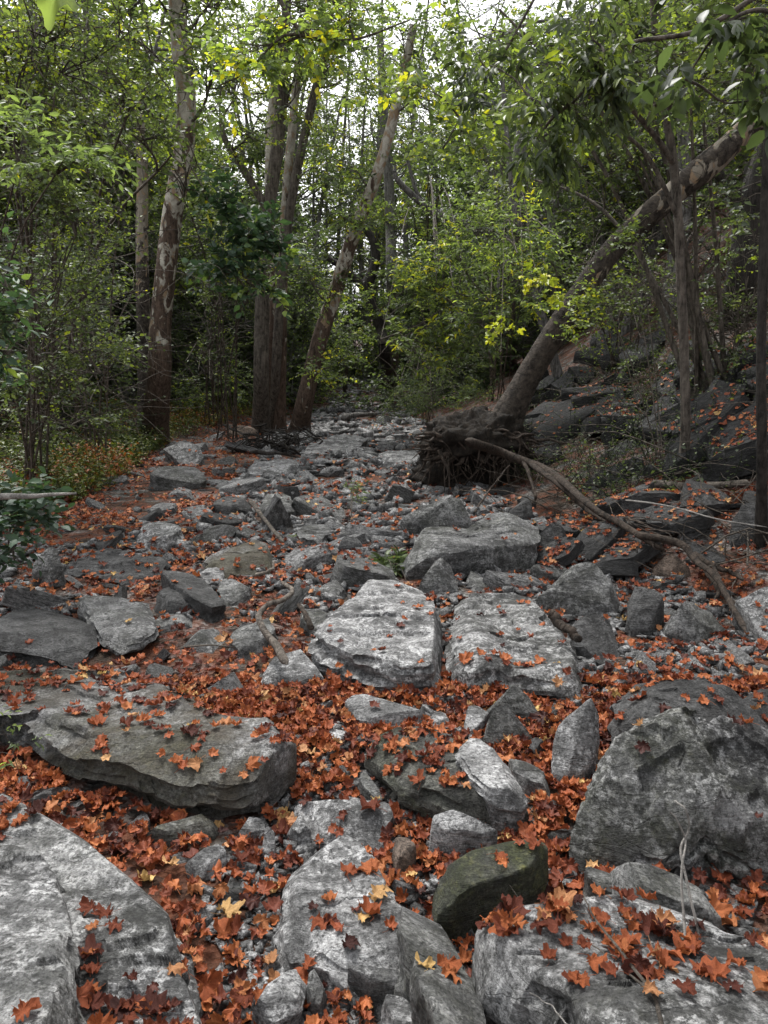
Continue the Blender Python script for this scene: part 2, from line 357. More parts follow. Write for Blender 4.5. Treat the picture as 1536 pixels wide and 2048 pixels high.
# ---------------------------------------------------------------- rocks
def rock(name, cat, label, poly, hf, hb, T=.2, under=0., dome=0., c=0., mat='grey', cover=.1, rough=1., flare=.06, seed=0, terr=1.):
    """poly: outline of the top (pixels of the photograph), hf / hb: height of its near and far edge above the ground"""
    pf = max(p[1] for p in poly); k_h = float(np.interp(pf, [1000, 1120, 1400, 1560, 1700], [.75, .55, .5, .62, .8])) if 940 < pf else 1.
    chipk = 1.4 if (hb - hf > .12 or dome > .02) and T < .24 and seed != 8 else 1.
    if hb - hf > .12: hf *= .4
    else: hf *= k_h; hb *= k_h
    poly = np.asarray(poly, float); i0, i1 = np.argmax(poly[:, 1]), np.argmin(poly[:, 1])
    A = at(*poly[i0], hf); B = at(*poly[i1], hb)
    dy = max(B[1] - A[1], .08)
    b = np.clip((B[2] - A[2] - c * (B[0] - A[0])) / dy, -1.2, 1.6)
    D = ray(poly[:, 0], poly[:, 1])
    t = (A[2] - EYE[2] + b * (EYE[1] - A[1]) + c * (EYE[0] - A[0])) / (D[:, 2] - b * D[:, 1] - c * D[:, 0])
    Q = EYE + D * t[:, None]
    cen = np.array([*(Q[:, :2].max(0) + Q[:, :2].min(0)) / 2 * .5 + Q[:, :2].mean(0) * .5, 0.])
    size = np.ptp(Q[:, :2], axis=0).mean(); ppx = np.linalg.norm(np.diff(np.vstack([poly, poly[:1]]), axis=0), axis=1).sum()
    N = int(np.clip(ppx / 4.2, 64, 320)); small = ppx < 700; NR = int(np.clip(N / 6, 9, 46)); NS = int(np.clip(N / 14, 6, 16))
    pl = np.vstack([Q[:, :2], Q[:1, :2]]); sl = np.r_[0, np.cumsum(np.linalg.norm(np.diff(pl, axis=0), axis=1))]
    u = np.linspace(0, sl[-1], N, endpoint=False); E = np.stack([np.interp(u, sl, pl[:, k]) for k in (0, 1)], 1)
    for _ in range(1 if ppx > 900 else 0): E = .5 * E + .25 * np.roll(E, 1, 0) + .25 * np.roll(E, -1, 0)
    nrm = E - cen[:2]; dl = np.linalg.norm(nrm, axis=1, keepdims=True); nrm /= dl
    E = E + nrm * (min(size, .6) * .045 * rough * fbm(P3(E[:, 0], E[:, 1]) * 7 / max(size, .3) + seed, 31 + seed, 4, .6))[:, None]
    topz = lambda xy: A[2] + b * (xy[:, 1] - A[1]) + c * (xy[:, 0] - A[0])
    V = []
    dome *= .45 if seed != 8 else 1
    # top rings
    ss = np.linspace(0, 1, NR + 1)[1:] ** .8
    tn = lambda xy: terr * min(size, 1.2) * (.050 * fbm(P3(xy[:, 0], xy[:, 1]) * 2.2 / max(size, .4) * 1.3, 50 + seed, 5, .55) + .032 * np.round(2.2 * fbm(P3(xy[:, 0] * .6, xy[:, 1] * 1.4) * 3.2 / max(size, .4), 60 + seed, 3)) / 2.2)
    edge_n = .5 + .5 * fbm(P3(E[:, 0], E[:, 1]) * 6 / max(size, .3), 70 + seed, 3)
    lip = min(T, .3) * (.03 + .22 * edge_n ** 2) * rough * (.5 if small else 1)
    for s_ in ss:
        xy = cen[:2] + (E - cen[:2]) * s_
        z = topz(xy) + tn(xy) + dome * (1 - s_ ** 2.2) - lip * np.clip((s_ - .91) / .09, 0, 1) ** 2
        V.append(np.column_stack([xy, z]))
    c0 = np.array([[cen[0], cen[1], 0.]]); c0[:, 2] = topz(c0[:, :2]) + tn(c0[:, :2]) + dome
    # sides, layered
    zt = V[-1][:, 2].copy(); g0 = gz(E[:, 0], E[:, 1])
    Tt = np.minimum(T, np.maximum(zt - g0 + .08, .06)) if under else np.maximum(zt - g0 + .12, .08)
    hh = E * 0
    for j in range(1, NS + 1):
        w = j / NS; z = zt - Tt * w
        out = flare * w ** 1.5 if not under else flare * math.sin(w * math.pi) * .6 - under * .35 * w ** 3
        lay = np.round(9 * w + 1.6 * fbm(P3(E[:, 0], E[:, 1]) * 3 / max(size, .3), 90 + seed, 2))
        st = .5 * _h(lay.astype(np.int64), np.int64(seed + 3) + 0 * lay.astype(np.int64), 0 * lay.astype(np.int64), 5) * .10 * rough
        bump_ = .045 * rough * fbm(np.column_stack([E * 5 / max(size, .35), z * 9]), 77 + seed, 4, .6)
        off = size * (out + bump_) + np.minimum(size, .8) * st
        xy = E + nrm * off[:, None]; V.append(np.column_stack([xy, z]))
    if under:
        for sc, dz in ((.93, .3), (.82, .55), (.68, .9), (.6, 1.3)):
            xy = cen[:2] + (E - cen[:2]) * (1 - (1 - sc) * (.6 + under * 2))
            g1 = gz(xy[:, 0], xy[:, 1]); zz = V[-1][:, 2]
            V.append(np.column_stack([xy, zz + (g1 - .1 - zz) * dz / 1.3 * (dz > .6) - .015 * (dz < .6)]))
    else: V.append(np.column_stack([V[-1][:, :2], np.minimum(V[-1][:, 2], gz(V[-1][:, 0], V[-1][:, 1])) - .1]))
    K = len(V); VV = np.vstack(V + [c0]); k = np.arange(N); k2 = (k + 1) % N
    Fq = np.concatenate([np.stack([r * N + k, r * N + k2, (r + 1) * N + k2, (r + 1) * N + k], 1)[:, ::-1] for r in range(K - 1)])
    Ft = np.stack([k, k2, np.full(N, K * N)], 1)
    # broken facets: flat chips struck off the edges
    rg = np.random.default_rng(3000 + seed); ntop = NR * N; thick = max(float((zt - g0).mean()), .05)
    for q in range(11 if small else int(22 + 12 * rough)):
        a_ = rg.uniform(0, 2 * np.pi); ph_ = rg.uniform(.1, 1.15) if rg.uniform() < .75 else rg.uniform(-.5, .1)
        nv_ = np.array([math.cos(a_) * math.cos(ph_), math.sin(a_) * math.cos(ph_), math.sin(ph_) * 1.])
        nv_ /= np.linalg.norm(nv_); pr = VV @ nv_; cut = rg.uniform(.15, .9) * rough * (min(.10, .06 * size) * chipk if ph_ < .35 else min(.045, .11 * size) * chipk) * (1.7 if small else 1.); over = np.clip(pr - (pr.max() - cut), 0, None)
        VV -= over[:, None] * nv_ * .92
    # orientation: make the top face up
    a, b_, c_ = VV[Ft[0]];
    if np.cross(b_ - a, c_ - a)[2] < 0: Ft = Ft[:, ::-1]; Fq = Fq[:, ::-1]
    org = np.array([cen[0], cen[1], g0.mean()])
    o = mesh(name, VV, [Fq, Ft], M[mat], smooth=True, origin=org); o.data.set_sharp_from_angle(angle=R(27))
    tag(o, label, cat)
    sh_ = short(label); ROCKGEO.append((VV, Fq, sh_, cover)); ROCKGEO.append((VV, Ft, sh_, cover))
    PLAN.append(E.copy()); CENTRES.append((E[:, 0].mean(), E[:, 1].mean(), size, sh_)); return o

X = rock
# ---- nearest slabs
X('stone_slab', 'rock', 'broad brown-stained slab undercut along its front, spread with orange leaves', [(-150,1400),(-120,1340),(30,1332),(120,1330),(235,1333),(330,1368),(350,1400),(450,1432),(580,1448),(672,1478),(625,1500),(535,1522),(450,1530),(330,1516),(200,1472),(60,1424),(0,1398),(-100,1440)], .40, .24, T=.20, under=.10, mat='brown', cover=.16, terr=.8, seed=1)
X('stone_slab', 'rock', 'black and white speckled slab in the bottom corner with a bright lichen blotch', [(-160,1660),(0,1640),(60,1662),(110,1722),(150,1830),(140,1900),(165,1960),(152,2010),(120,2070),(60,2200),(-200,2200)], .44, .34, mat='speck', cover=.03, seed=2)
X('stone_slab', 'rock', 'long grey slab with a band of orange leaves along its trough, beside the speckled slab', [(-120,1560),(60,1566),(105,1590),(165,1638),(200,1690),(270,1722),(330,1780),(358,1850),(374,1900),(352,1925),(385,1965),(428,2030),(445,2120),(200,2200),(-150,2200)], .27, .22, mat='speck', cover=.30, seed=3)
X('stone_slab', 'rock', 'flat pale grey slab with scattered leaves in the middle of the near creek bed', [(590,1690),(640,1668),(700,1658),(732,1690),(762,1750),(800,1800),(820,1860),(826,1915),(792,1945),(722,1940),(660,1920),(635,1895),(595,1875),(572,1820),(568,1745)], .12, .10, T=.14, mat='pale', cover=.07, terr=.6, seed=4)
X('rock', 'rock', 'pale rounded stone lying behind the flat pale slab', [(585,1592),(622,1575),(682,1570),(742,1588),(777,1600),(787,1632),(777,1668),(748,1690),(700,1676),(652,1676),(608,1655),(580,1624)], .08, .10, dome=.03, mat='pale', cover=.04, seed=5)
X('rock', 'rock', 'long narrow grey rock standing on edge beside the flat pale slab', [(830,1750),(862,1790),(902,1850),(926,1905),(956,1965),(985,2070),(1000,2160),(900,2160),(862,2010),(822,1925),(800,1852),(806,1790)], .34, .22, c=-.25, mat='grey', cover=.02, seed=6)
X('boulder', 'rock', 'big leaf-strewn block in the bottom corner with a dark mossy side face', [(932,1802),(1000,1790),(1052,1764),(1130,1762),(1200,1772),(1300,1785),(1400,1812),(1470,1848),(1560,1860),(1700,1950),(1700,2220),(1260,2220),(1180,2060),(1150,2010),(1080,1955),(1010,1905),(948,1858)], .50, .42, flare=-.02, mat='speck', cover=.62, terr=.9, seed=7)
X('boulder', 'rock', 'huge rounded dark grey boulder undercut above thin broken layers', [(1150,1600),(1168,1555),(1202,1508),(1232,1452),(1292,1425),(1400,1428),(1500,1436),(1600,1470),(1680,1600),(1640,1700),(1536,1702),(1480,1700),(1400,1690),(1340,1684),(1290,1668),(1210,1655),(1156,1640)], .26, .40, T=.18, under=.09, dome=.07, mat='boulder', cover=.03, terr=3.0, seed=8)
X('boulder', 'rock', 'dark smooth boulder behind the huge rounded one', [(1238,1430),(1242,1390),(1262,1362),(1292,1346),(1360,1342),(1422,1368),(1500,1388),(1560,1410),(1560,1460),(1400,1450)], .40, .40, dome=.08, mat='dark', cover=.03, seed=9)
X('rock', 'rock', 'black rock at the frame edge above the huge boulder', [(1470,1400),(1480,1378),(1536,1370),(1600,1380),(1600,1450),(1500,1440)], .34, .3, mat='dark', cover=.05, seed=10)
X('rock', 'rock', 'slanting grey slab end poking out below the huge boulder', [(1218,1702),(1262,1696),(1332,1728),(1400,1772),(1440,1806),(1350,1812),(1280,1778),(1228,1732)], .24, .2, c=-.15, mat='grey', cover=.03, seed=11)
X('rock', 'rock', 'broken grey chunk between the mossy block and the huge boulder', [(1168,1740),(1180,1716),(1222,1722),(1262,1760),(1258,1782),(1200,1776)], .14, .12, mat='grey', cover=.1, seed=12)
X('boulder', 'rock', 'dark olive mossy block with a flat top and sharp corner', [(868,1745),(905,1712),(1000,1668),(1090,1660),(1097,1690),(1090,1712),(1045,1742),(960,1765),(900,1790),(878,1785)], .20, .26, flare=0., mat='moss', cover=.14, terr=.4, rough=.6, seed=13)
X('rock', 'rock', 'mossy fronted stone with a pale grey top beside the olive block', [(858,1622),(900,1614),(952,1626),(998,1658),(965,1668),(918,1660),(878,1654),(860,1642)], .13, .2, flare=0., mat='pale', cover=.02, rough=.6, seed=14)
X('stone_slab', 'rock', 'long blackish green mossy slab dotted with small leaves', [(768,1452),(830,1445),(900,1460),(962,1500),(1020,1550),(1062,1588),(1032,1598),(970,1596),(900,1588),(832,1562),(778,1532),(738,1495)], .20, .16, flare=0., mat='moss', cover=.22, terr=.8, seed=15)
X('stone_slab', 'rock', 'bare pale slab resting on the mossy slab', [(914,1474),(950,1468),(1002,1508),(1064,1580),(1056,1592),(992,1586),(950,1552),(918,1512)], .27, .24, T=.05, under=.02, flare=0., mat='pale', cover=.015, terr=.5, seed=16)
X('rock', 'rock', 'thin flat grey stone beside the mossy slab', [(1018,1516),(1060,1508),(1102,1556),(1108,1570),(1062,1562),(1030,1544)], .10, .10, mat='grey', cover=.04, seed=17)
X('rock', 'rock', 'smooth shield-shaped grey stone standing behind the mossy slab', [(962,1462),(975,1430),(1010,1404),(1052,1414),(1077,1448),(1070,1482),(1030,1492),(980,1489)], .06, .34, dome=.03, mat='grey', cover=0, terr=.4, seed=18)
X('rock', 'rock', 'tall knobbly whitish rock standing upright in the leaves', [(1118,1412),(1150,1402),(1178,1368),(1202,1390),(1197,1450),(1190,1500),(1162,1550),(1122,1556),(1106,1522),(1112,1460)], .14, .42, dome=.05, mat='pale', cover=0, terr=1.8, seed=19)
X('rock', 'rock', 'dark triangular stone leaning against the slab with the crack', [(945,1412),(985,1392),(1035,1350),(1072,1390),(1097,1424),(1060,1432),(1000,1425)], .10, .36, dome=.02, mat='grey', cover=.03, seed=20)
X('stone_slab', 'rock', 'low oval grey slab lying in front of the big central boulder', [(692,1402),(712,1380),(782,1372),(852,1380),(893,1402),(886,1426),(832,1440),(760,1444),(712,1432)], .13, .13, dome=.03, mat='bed', cover=.02, terr=.5, seed=21)
X('boulder', 'rock', 'big pale central boulder with layered underside and a few leaves on top', [(740,1166),(832,1164),(862,1208),(888,1250),(890,1296),(852,1328),(782,1322),(705,1300),(638,1278),(628,1262),(652,1234),(700,1200)], .36, .26, T=.24, under=.06, mat='pale', cover=.04, seed=22)
X('boulder', 'rock', 'broad slab crossed by a crack, half pale half dark, next to the central boulder', [(908,1192),(950,1178),(1052,1180),(1112,1238),(1152,1290),(1162,1346),(1132,1362),(1060,1354),(1000,1334),(935,1342),(902,1326),(908,1268)], .26, .16, T=.3, mat='speck', cover=.05, terr=1.3, seed=23)
X('rock', 'rock', 'pale pointed stone at the near end of the curved driftwood', [(520,1352),(550,1302),(600,1264),(642,1274),(652,1310),(642,1348),(572,1376),(530,1372)], .10, .20, dome=.04, mat='pale', cover=.03, terr=.6, seed=24)
X('rock', 'rock', 'tilted grey stone under the bend of the driftwood', [(458,1282),(480,1232),(530,1218),(552,1258),(522,1290),(480,1298)], .12, .16, mat='grey', cover=.03, seed=25)
X('rock', 'rock', 'low blunt grey stone among leaves above the brown-stained slab', [(362,1276),(372,1258),(420,1248),(452,1256),(456,1282),(440,1296),(380,1292)], .10, .10, dome=.03, mat='grey', cover=.03, seed=26)
X('stone_slab', 'rock', 'smooth blue-grey slab with drooping edge amid leaves', [(-30,1250),(60,1202),(130,1190),(182,1208),(202,1240),(184,1270),(150,1298),(80,1284),(0,1272)], .22, .24, c=-.1, mat='dark', cover=.015, terr=.5, seed=27)
X('stone_slab', 'rock', 'paler slab overlapping the smooth blue-grey one', [(142,1192),(200,1180),(282,1210),(302,1248),(286,1275),(232,1284),(205,1262),(192,1230)], .22, .26, T=.07, under=.05, mat='grey', cover=.03, terr=.5, seed=28)
X('rock', 'rock', 'dark egg-shaped stone resting against a long dark slab', [(310,1200),(316,1178),(350,1164),(388,1166),(402,1188),(390,1208),(350,1216),(320,1212)], .12, .18, dome=.06, mat='dark', cover=0, terr=.3, rough=.5, seed=29)
X('stone_slab', 'rock', 'long dark slab tapering behind the egg-shaped stone', [(315,1132),(352,1134),(422,1164),(452,1204),(424,1216),(382,1194),(342,1166)], .20, .30, c=-.1, mat='dark', cover=.01, terr=.5, seed=30)
X('stone_slab', 'rock', 'wide low dark ledge crossing the creek bed under leaves', [(128,1132),(190,1092),(300,1100),(332,1120),(322,1146),(252,1152),(190,1146)], .12, .12, mat='dark', cover=.15, seed=31)
X('rock', 'rock', 'loaf-shaped stone with pale stripes across its front', [(265,1062),(282,1040),(350,1038),(364,1060),(332,1074),(285,1074)], .22, .2, mat='speck', cover=.01, seed=32)
X('stone_slab', 'rock', 'wide rough brown-grey slab between leaves and driftwood', [(398,1112),(440,1085),(500,1074),(556,1090),(562,1118),(520,1148),(450,1142)], .14, .26, dome=.04, mat='brown', cover=.05, seed=33)
X('rock', 'rock', 'grey boulder beside the green leafy sprig at the bank', [(62,1120),(72,1096),(102,1088),(126,1100),(126,1134),(100,1156),(66,1150)], .2, .4, dome=.05, mat='grey', cover=0, seed=34)
X('boulder', 'rock', 'massive dark slab overhanging the creek bed under the root mass', [(815,1086),(850,1062),(930,1050),(990,1026),(1060,1038),(1080,1058),(1070,1074),(1000,1088),(900,1100),(830,1104)], .38, .5, T=.28, under=.09, mat='grey', cover=.02, seed=35)
X('boulder', 'rock', 'knobbly grey boulder below the dark root hollow', [(800,1022),(830,1002),(872,1000),(932,990),(952,1018),(946,1044),(880,1056),(815,1050)], .26, .5, dome=.08, mat='grey', cover=0, terr=1.8, seed=36)
X('rock', 'rock', 'dark triangular stone standing in the root hollow', [(1008,1030),(1030,1000),(1048,980),(1064,1000),(1066,1034),(1040,1038)], .1, .5, mat='dark', cover=0, seed=37)
X('rock', 'rock', 'irregular hump of grey rock behind the cracked slab', [(1060,1182),(1110,1150),(1112,1116),(1180,1112),(1212,1150),(1252,1186),(1250,1212),(1182,1220),(1080,1206)], .16, .34, dome=.05, mat='grey', cover=.05, seed=38)
X('rock', 'rock', 'upright rock with fine black vertical grain', [(1252,1232),(1262,1150),(1300,1138),(1332,1152),(1322,1200),(1300,1256),(1262,1260)], .10, .46, dome=.03, mat='dark', cover=0, terr=1.5, seed=39)
X('rock', 'rock', 'splintered layered rock below the trailing roots', [(1312,1240),(1342,1198),(1400,1190),(1452,1204),(1450,1250),(1412,1276),(1352,1264)], .10, .34, dome=.05, mat='grey', cover=0, terr=2, seed=40)
X('rock', 'rock', 'rusty triangular rock beneath the big trailing root', [(1306,1130),(1338,1096),(1370,1084),(1384,1110),(1382,1150),(1330,1152)], .12, .42, mat='rust', cover=0, terr=.6, seed=41)
X('rock', 'rock', 'low black eroded rock with ragged flakes', [(1150,1290),(1142,1240),(1170,1212),(1220,1216),(1246,1262),(1250,1302),(1200,1312)], .08, .22, dome=.04, mat='dark', cover=.02, terr=2.4, seed=42)
X('rock', 'rock', 'rounded dark stone behind the central boulder', [(838,1160),(842,1122),(880,1108),(908,1120),(914,1156),(896,1178),(860,1182)], .14, .34, dome=.06, mat='grey', cover=.0, seed=43)
X('rock', 'rock', 'small pointed grey stone in leaves beyond the cracked slab', [(932,1162),(940,1142),(958,1134),(982,1150),(988,1168),(960,1174)], .08, .18, mat='grey', cover=0, seed=44)
X('rock', 'rock', 'small black pyramid-shaped stone in the mid creek bed', [(664,1092),(690,1062),(704,1056),(728,1088),(700,1096)], .08, .34, mat='dark', cover=0, terr=.5, seed=45)
X('rock', 'rock', 'dull grey stone beside the black pyramid-shaped one', [(588,1058),(600,1042),(652,1044),(662,1062),(640,1078),(600,1076)], .14, .2, mat='grey', cover=.05, seed=46)
X('rock', 'rock', 'flat kite-shaped stone near the roots of the green sprig', [(630,1176),(640,1158),(682,1154),(692,1174),(668,1194),(640,1192)], .1, .12, mat='grey', cover=.02, seed=47)
X('rock', 'rock', 'grey stone wedged beside the driftwood tip', [(600,1236),(604,1210),(640,1198),(672,1206),(664,1238),(630,1256)], .12, .2, mat='grey', cover=0, seed=48)
X('rock', 'rock', 'wedge-shaped grey stone between dark slab and driftwood', [(432,1180),(440,1158),(492,1150),(503,1172),(482,1190),(452,1196)], .14, .18, mat='grey', cover=0, seed=49)
X('rock', 'rock', 'flat oval stone at the tip of the long dark slab', [(388,1150),(400,1132),(440,1130),(450,1150),(430,1166),(404,1164)], .10, .12, mat='bed', cover=0, seed=50)
X('rock', 'rock', 'long grey stone lying in front of the dark egg-shaped stone', [(290,1234),(330,1216),(392,1226),(400,1240),(340,1252),(296,1250)], .08, .12, mat='grey', cover=.1, seed=51)
X('rock', 'rock', 'pale wedge of stone at the foot of the speckled slab', [(505,1990),(530,1950),(590,1925),(608,1945),(600,1985),(548,2010)], .14, .12, mat='pale', cover=.02, terr=.5, seed=52)
X('rock', 'rock', 'upright splinter of grey stone in leaves beside the flat pale slab', [(446,1790),(452,1752),(470,1740),(486,1768),(484,1806),(462,1806)], .04, .2, mat='grey', cover=0, seed=53)
X('rock', 'rock', 'flat mossy edged stone under the overhang of the brown-stained slab', [(290,1652),(330,1632),(400,1622),(434,1632),(420,1652),(350,1664)], .08, .10, mat='brown', cover=.06, seed=54)
X('rock', 'rock', 'low grey stone ringed by gravel and leaves', [(368,1712),(400,1690),(440,1686),(458,1700),(440,1722),(392,1736)], .08, .08, dome=.02, mat='bed', cover=.05, seed=55)
X('rock', 'rock', 'bright white angular stone beside the undercut slab', [(472,1650),(500,1630),(528,1628),(534,1650),(500,1660)], .08, .10, mat='pale', cover=0, seed=56)
X('rock', 'rock', 'thin wooden-looking stone splinter standing beside the white stone', [(522,1700),(530,1650),(540,1632),(550,1660),(550,1704),(536,1712)], .05, .18, mat='pale', cover=0, seed=57)
X('rock', 'rock', 'pale lump of stone behind the flat pale slab at its far corner', [(572,1640),(590,1622),(618,1626),(622,1650),(596,1660)], .1, .12, dome=.03, mat='pale', cover=0, seed=58)
X('rock', 'rock', 'reddish brown stone among leaves beside the mossy fronted stone', [(782,1690),(790,1672),(818,1674),(832,1690),(820,1710),(792,1708)], .1, .12, dome=.02, mat='rust', cover=0, seed=59)
X('rock', 'rock', 'narrow upright grey stone leaning above the rounded pale one', [(714,1540),(730,1534),(760,1572),(768,1594),(746,1592),(722,1566)], .1, .18, mat='grey', cover=0, seed=60)
X('rock', 'rock', 'stack of thin dark flakes at the end of the flat pale slab', [(690,1930),(740,1932),(800,1940),(826,1962),(800,1976),(740,1962)], .10, .12, T=.05, mat='grey', cover=.05, seed=61)
X('rock', 'rock', 'small whitish stone half buried at the bottom edge', [(765,1990),(800,1975),(850,2000),(870,2060),(800,2070)], .14, .12, mat='pale', cover=.05, seed=62)
X('rock', 'rock', 'slim grey stone standing between leaves at the bottom edge', [(612,1975),(618,1935),(640,1930),(652,1960),(640,2000),(620,2000)], .08, .14, mat='grey', cover=0, seed=63)
X('rock', 'rock', 'small flat stone by the foot of the pale pointed stone', [(640,1466),(680,1448),(706,1456),(700,1476),(660,1480)], .07, .07, mat='pale', cover=.03, seed=64)
X('rock', 'rock', 'leaning dark stone behind the shield-shaped one', [(925,1440),(932,1412),(960,1400),(978,1420),(966,1446),(940,1456)], .12, .16, mat='bed', cover=0, seed=65)
X('rock', 'rock', 'small dark stone between the shield-shaped and whitish rocks', [(1058,1490),(1066,1464),(1092,1466),(1092,1490),(1072,1502)], .1, .14, mat='dark', cover=0, seed=66)
X('rock', 'rock', 'small grey stone touching the low oval slab', [(852,1440),(862,1424),(890,1424),(902,1444),(884,1454)], .08, .08, dome=.02, mat='bed', cover=0, seed=67)
# ---- outcrops and slabs on the bank
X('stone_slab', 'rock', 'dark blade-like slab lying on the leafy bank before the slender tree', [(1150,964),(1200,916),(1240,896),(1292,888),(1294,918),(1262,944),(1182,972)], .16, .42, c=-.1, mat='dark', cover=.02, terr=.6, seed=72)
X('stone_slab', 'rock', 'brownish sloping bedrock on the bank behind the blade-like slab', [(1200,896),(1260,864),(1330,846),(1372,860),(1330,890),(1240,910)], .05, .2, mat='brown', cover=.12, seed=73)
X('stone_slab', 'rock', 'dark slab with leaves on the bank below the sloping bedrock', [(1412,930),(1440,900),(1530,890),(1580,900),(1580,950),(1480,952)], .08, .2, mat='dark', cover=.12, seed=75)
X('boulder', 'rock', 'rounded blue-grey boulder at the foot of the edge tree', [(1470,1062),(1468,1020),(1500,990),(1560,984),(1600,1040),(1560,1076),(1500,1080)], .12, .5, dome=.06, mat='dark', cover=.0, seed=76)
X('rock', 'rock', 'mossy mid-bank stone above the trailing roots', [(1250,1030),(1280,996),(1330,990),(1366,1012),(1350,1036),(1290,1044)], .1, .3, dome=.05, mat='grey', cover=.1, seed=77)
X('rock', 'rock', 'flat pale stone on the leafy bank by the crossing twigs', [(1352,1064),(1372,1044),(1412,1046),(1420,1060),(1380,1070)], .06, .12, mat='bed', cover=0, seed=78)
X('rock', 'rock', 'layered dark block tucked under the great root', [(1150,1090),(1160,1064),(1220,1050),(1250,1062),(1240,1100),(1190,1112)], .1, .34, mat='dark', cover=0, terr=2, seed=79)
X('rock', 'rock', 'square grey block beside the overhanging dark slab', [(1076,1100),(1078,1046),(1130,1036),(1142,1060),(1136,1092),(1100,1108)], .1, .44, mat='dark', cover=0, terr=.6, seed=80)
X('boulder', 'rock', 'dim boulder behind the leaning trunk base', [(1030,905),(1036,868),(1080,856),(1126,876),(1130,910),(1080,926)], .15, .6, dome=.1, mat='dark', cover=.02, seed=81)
# ---- upstream bed
X('stone_slab', 'rock', 'whitish humped stone at the edge of the leafy flat by the brush pile', [(488,946),(500,926),(560,914),(600,922),(596,940),(540,950)], .12, .2, dome=.06, mat='pale', cover=.03, seed=82)
X('stone_slab', 'rock', 'smooth striped bedrock beside the base of the slanting sycamore', [(604,908),(622,884),(680,868),(740,876),(700,900),(650,916)], .08, .3, mat='bed', cover=.01, seed=83)
X('stone_slab', 'rock', 'pale slab in the shade just upstream of the root mass', [(755,918),(770,898),(830,894),(850,908),(820,924)], .12, .2, mat='pale', cover=0, seed=84)
X('stone_slab', 'rock', 'low pale ledge crossing the mid creek bed', [(520,1004),(540,982),(580,980),(584,1004),(550,1012)], .2, .24, mat='grey', cover=.05, seed=85)
X('stone_slab', 'rock', 'tan flat slab beyond the leafy flat', [(452,866),(470,848),(510,846),(516,862),(480,870)], .12, .3, mat='rust', cover=.05, seed=86)
X('rock', 'rock', 'dark low stone with leaves on the near side of the leafy flat', [(410,1004),(424,990),(500,992),(504,1010),(450,1014)], .14, .18, mat='dark', cover=.1, seed=87)

# ---- stones without a name of their own: a few shapes, copied
def stone_shape(k):
    """an angular broken stone: the hull of a few points, edges knocked off, faces roughened"""
    rg = np.random.default_rng(100 + k); bm = bmesh.new()
    m = rg.integers(9, 15); a = rg.uniform(0, 2 * np.pi, m); r = rg.uniform(.75, 1.1, m); ax = rg.uniform(.6, 1.)
    z = np.where(rg.uniform(size=m) < .6, 1., rg.uniform(-.2, .8, m)) * rg.uniform(.85, 1., m)
    pts_ = [(r[i] * math.cos(a[i]), ax * r[i] * math.sin(a[i]), z[i]) for i in range(m)] + [(1.02 * r[i] * math.cos(a[i]), ax * 1.02 * r[i] * math.sin(a[i]), -.8) for i in range(m)]
    for q in pts_: bm.verts.new(q)
    bmesh.ops.convex_hull(bm, input=bm.verts)
    bmesh.ops.delete(bm, geom=[v for v in bm.verts if not v.link_faces], context='VERTS')
    bmesh.ops.dissolve_limit(bm, angle_limit=R(14), verts=bm.verts, edges=bm.edges)
    bmesh.ops.bevel(bm, geom=list(bm.edges), offset=.05, segments=1, affect='EDGES', clamp_overlap=True)
    bmesh.ops.triangulate(bm, faces=bm.faces)
    bmesh.ops.subdivide_edges(bm, edges=[e for e in bm.edges if e.calc_length() > .28], cuts=2, use_grid_fill=True)
    bmesh.ops.triangulate(bm, faces=bm.faces); bm.verts.ensure_lookup_table()
    V = np.array([v.co[:] for v in bm.verts]); T_ = np.array([[v.index for v in f.verts] for f in bm.faces]); bm.free()
    V = V + .07 * np.stack([fbm(V * 2.2 + 9 * k, 200 + k + q, 3) for q in range(3)], 1)
    return V, T_
SHAPES = [stone_shape(k) for k in range(18)]
def inpoly(poly, x, y):
    a, b = poly, np.roll(poly, -1, 0)
    c = ((a[:, 1] > y) != (b[:, 1] > y)) & (x < (b[:, 0] - a[:, 0]) * (y - a[:, 1]) / (b[:, 1] - a[:, 1] + 1e-12) + a[:, 0])
    return bool(c.sum() & 1)
def blocked(x, y, m=0.):
    for p in PLAN:
        if x < p[:, 0].min() - m or x > p[:, 0].max() + m or y < p[:, 1].min() - m or y > p[:, 1].max() + m: continue
        if inpoly(p, x, y) or (m and np.min((p[:, 0] - x) ** 2 + (p[:, 1] - y) ** 2) < m * m): return True
    return False
def project(q):
    d = np.asarray(q) - EYE; c, s = math.cos(PITCH), math.sin(PITCH)
    z = d[..., 1] * c - d[..., 2] * s; y = d[..., 1] * s + d[..., 2] * c
    return CX + F * d[..., 0] / z, CY - F * y / z
fills = []; rs = np.random.default_rng(21)
def spread(n, smin, smax, ylo, yhi, m, xl=None, xr=None):
    k = 0
    for _ in range(n * 30):
        if k >= n: break
        u = rs.uniform(); y = ylo * (yhi / ylo) ** u
        lo = xl if xl is not None else np.interp(y, _gy, _gx) - .2; hi = xr if xr is not None else np.interp(y, _fy, _fx) + .2
        x = rs.uniform(max(lo, -.58 * y), min(hi, .58 * y)); r_ = smin + (smax - smin) * rs.uniform() ** 2.2
        if blocked(x, y, r_ * m): continue
        if any((x - a) ** 2 + (y - b) ** 2 < (.82 * (r_ + c)) ** 2 for a, b, c, *_ in fills): continue
        fills.append((x, y, r_)); k += 1
spread(50, .18, .42, 4.4, 9, .6, xl=-2.4); spread(60, .2, .5, 8.6, 22, .6)
spread(70, .08, .2, 3.3, 8, .6); spread(60, .09, .2, 6, 12, .5); spread(54, .045, .11, 1.9, 4.2, .8)
spread(20, .15, .4, 5, 12, .5, xl=1.5, xr=6)
near = []; fills.sort(key=lambda f: -f[2] / f[1])
base = {}
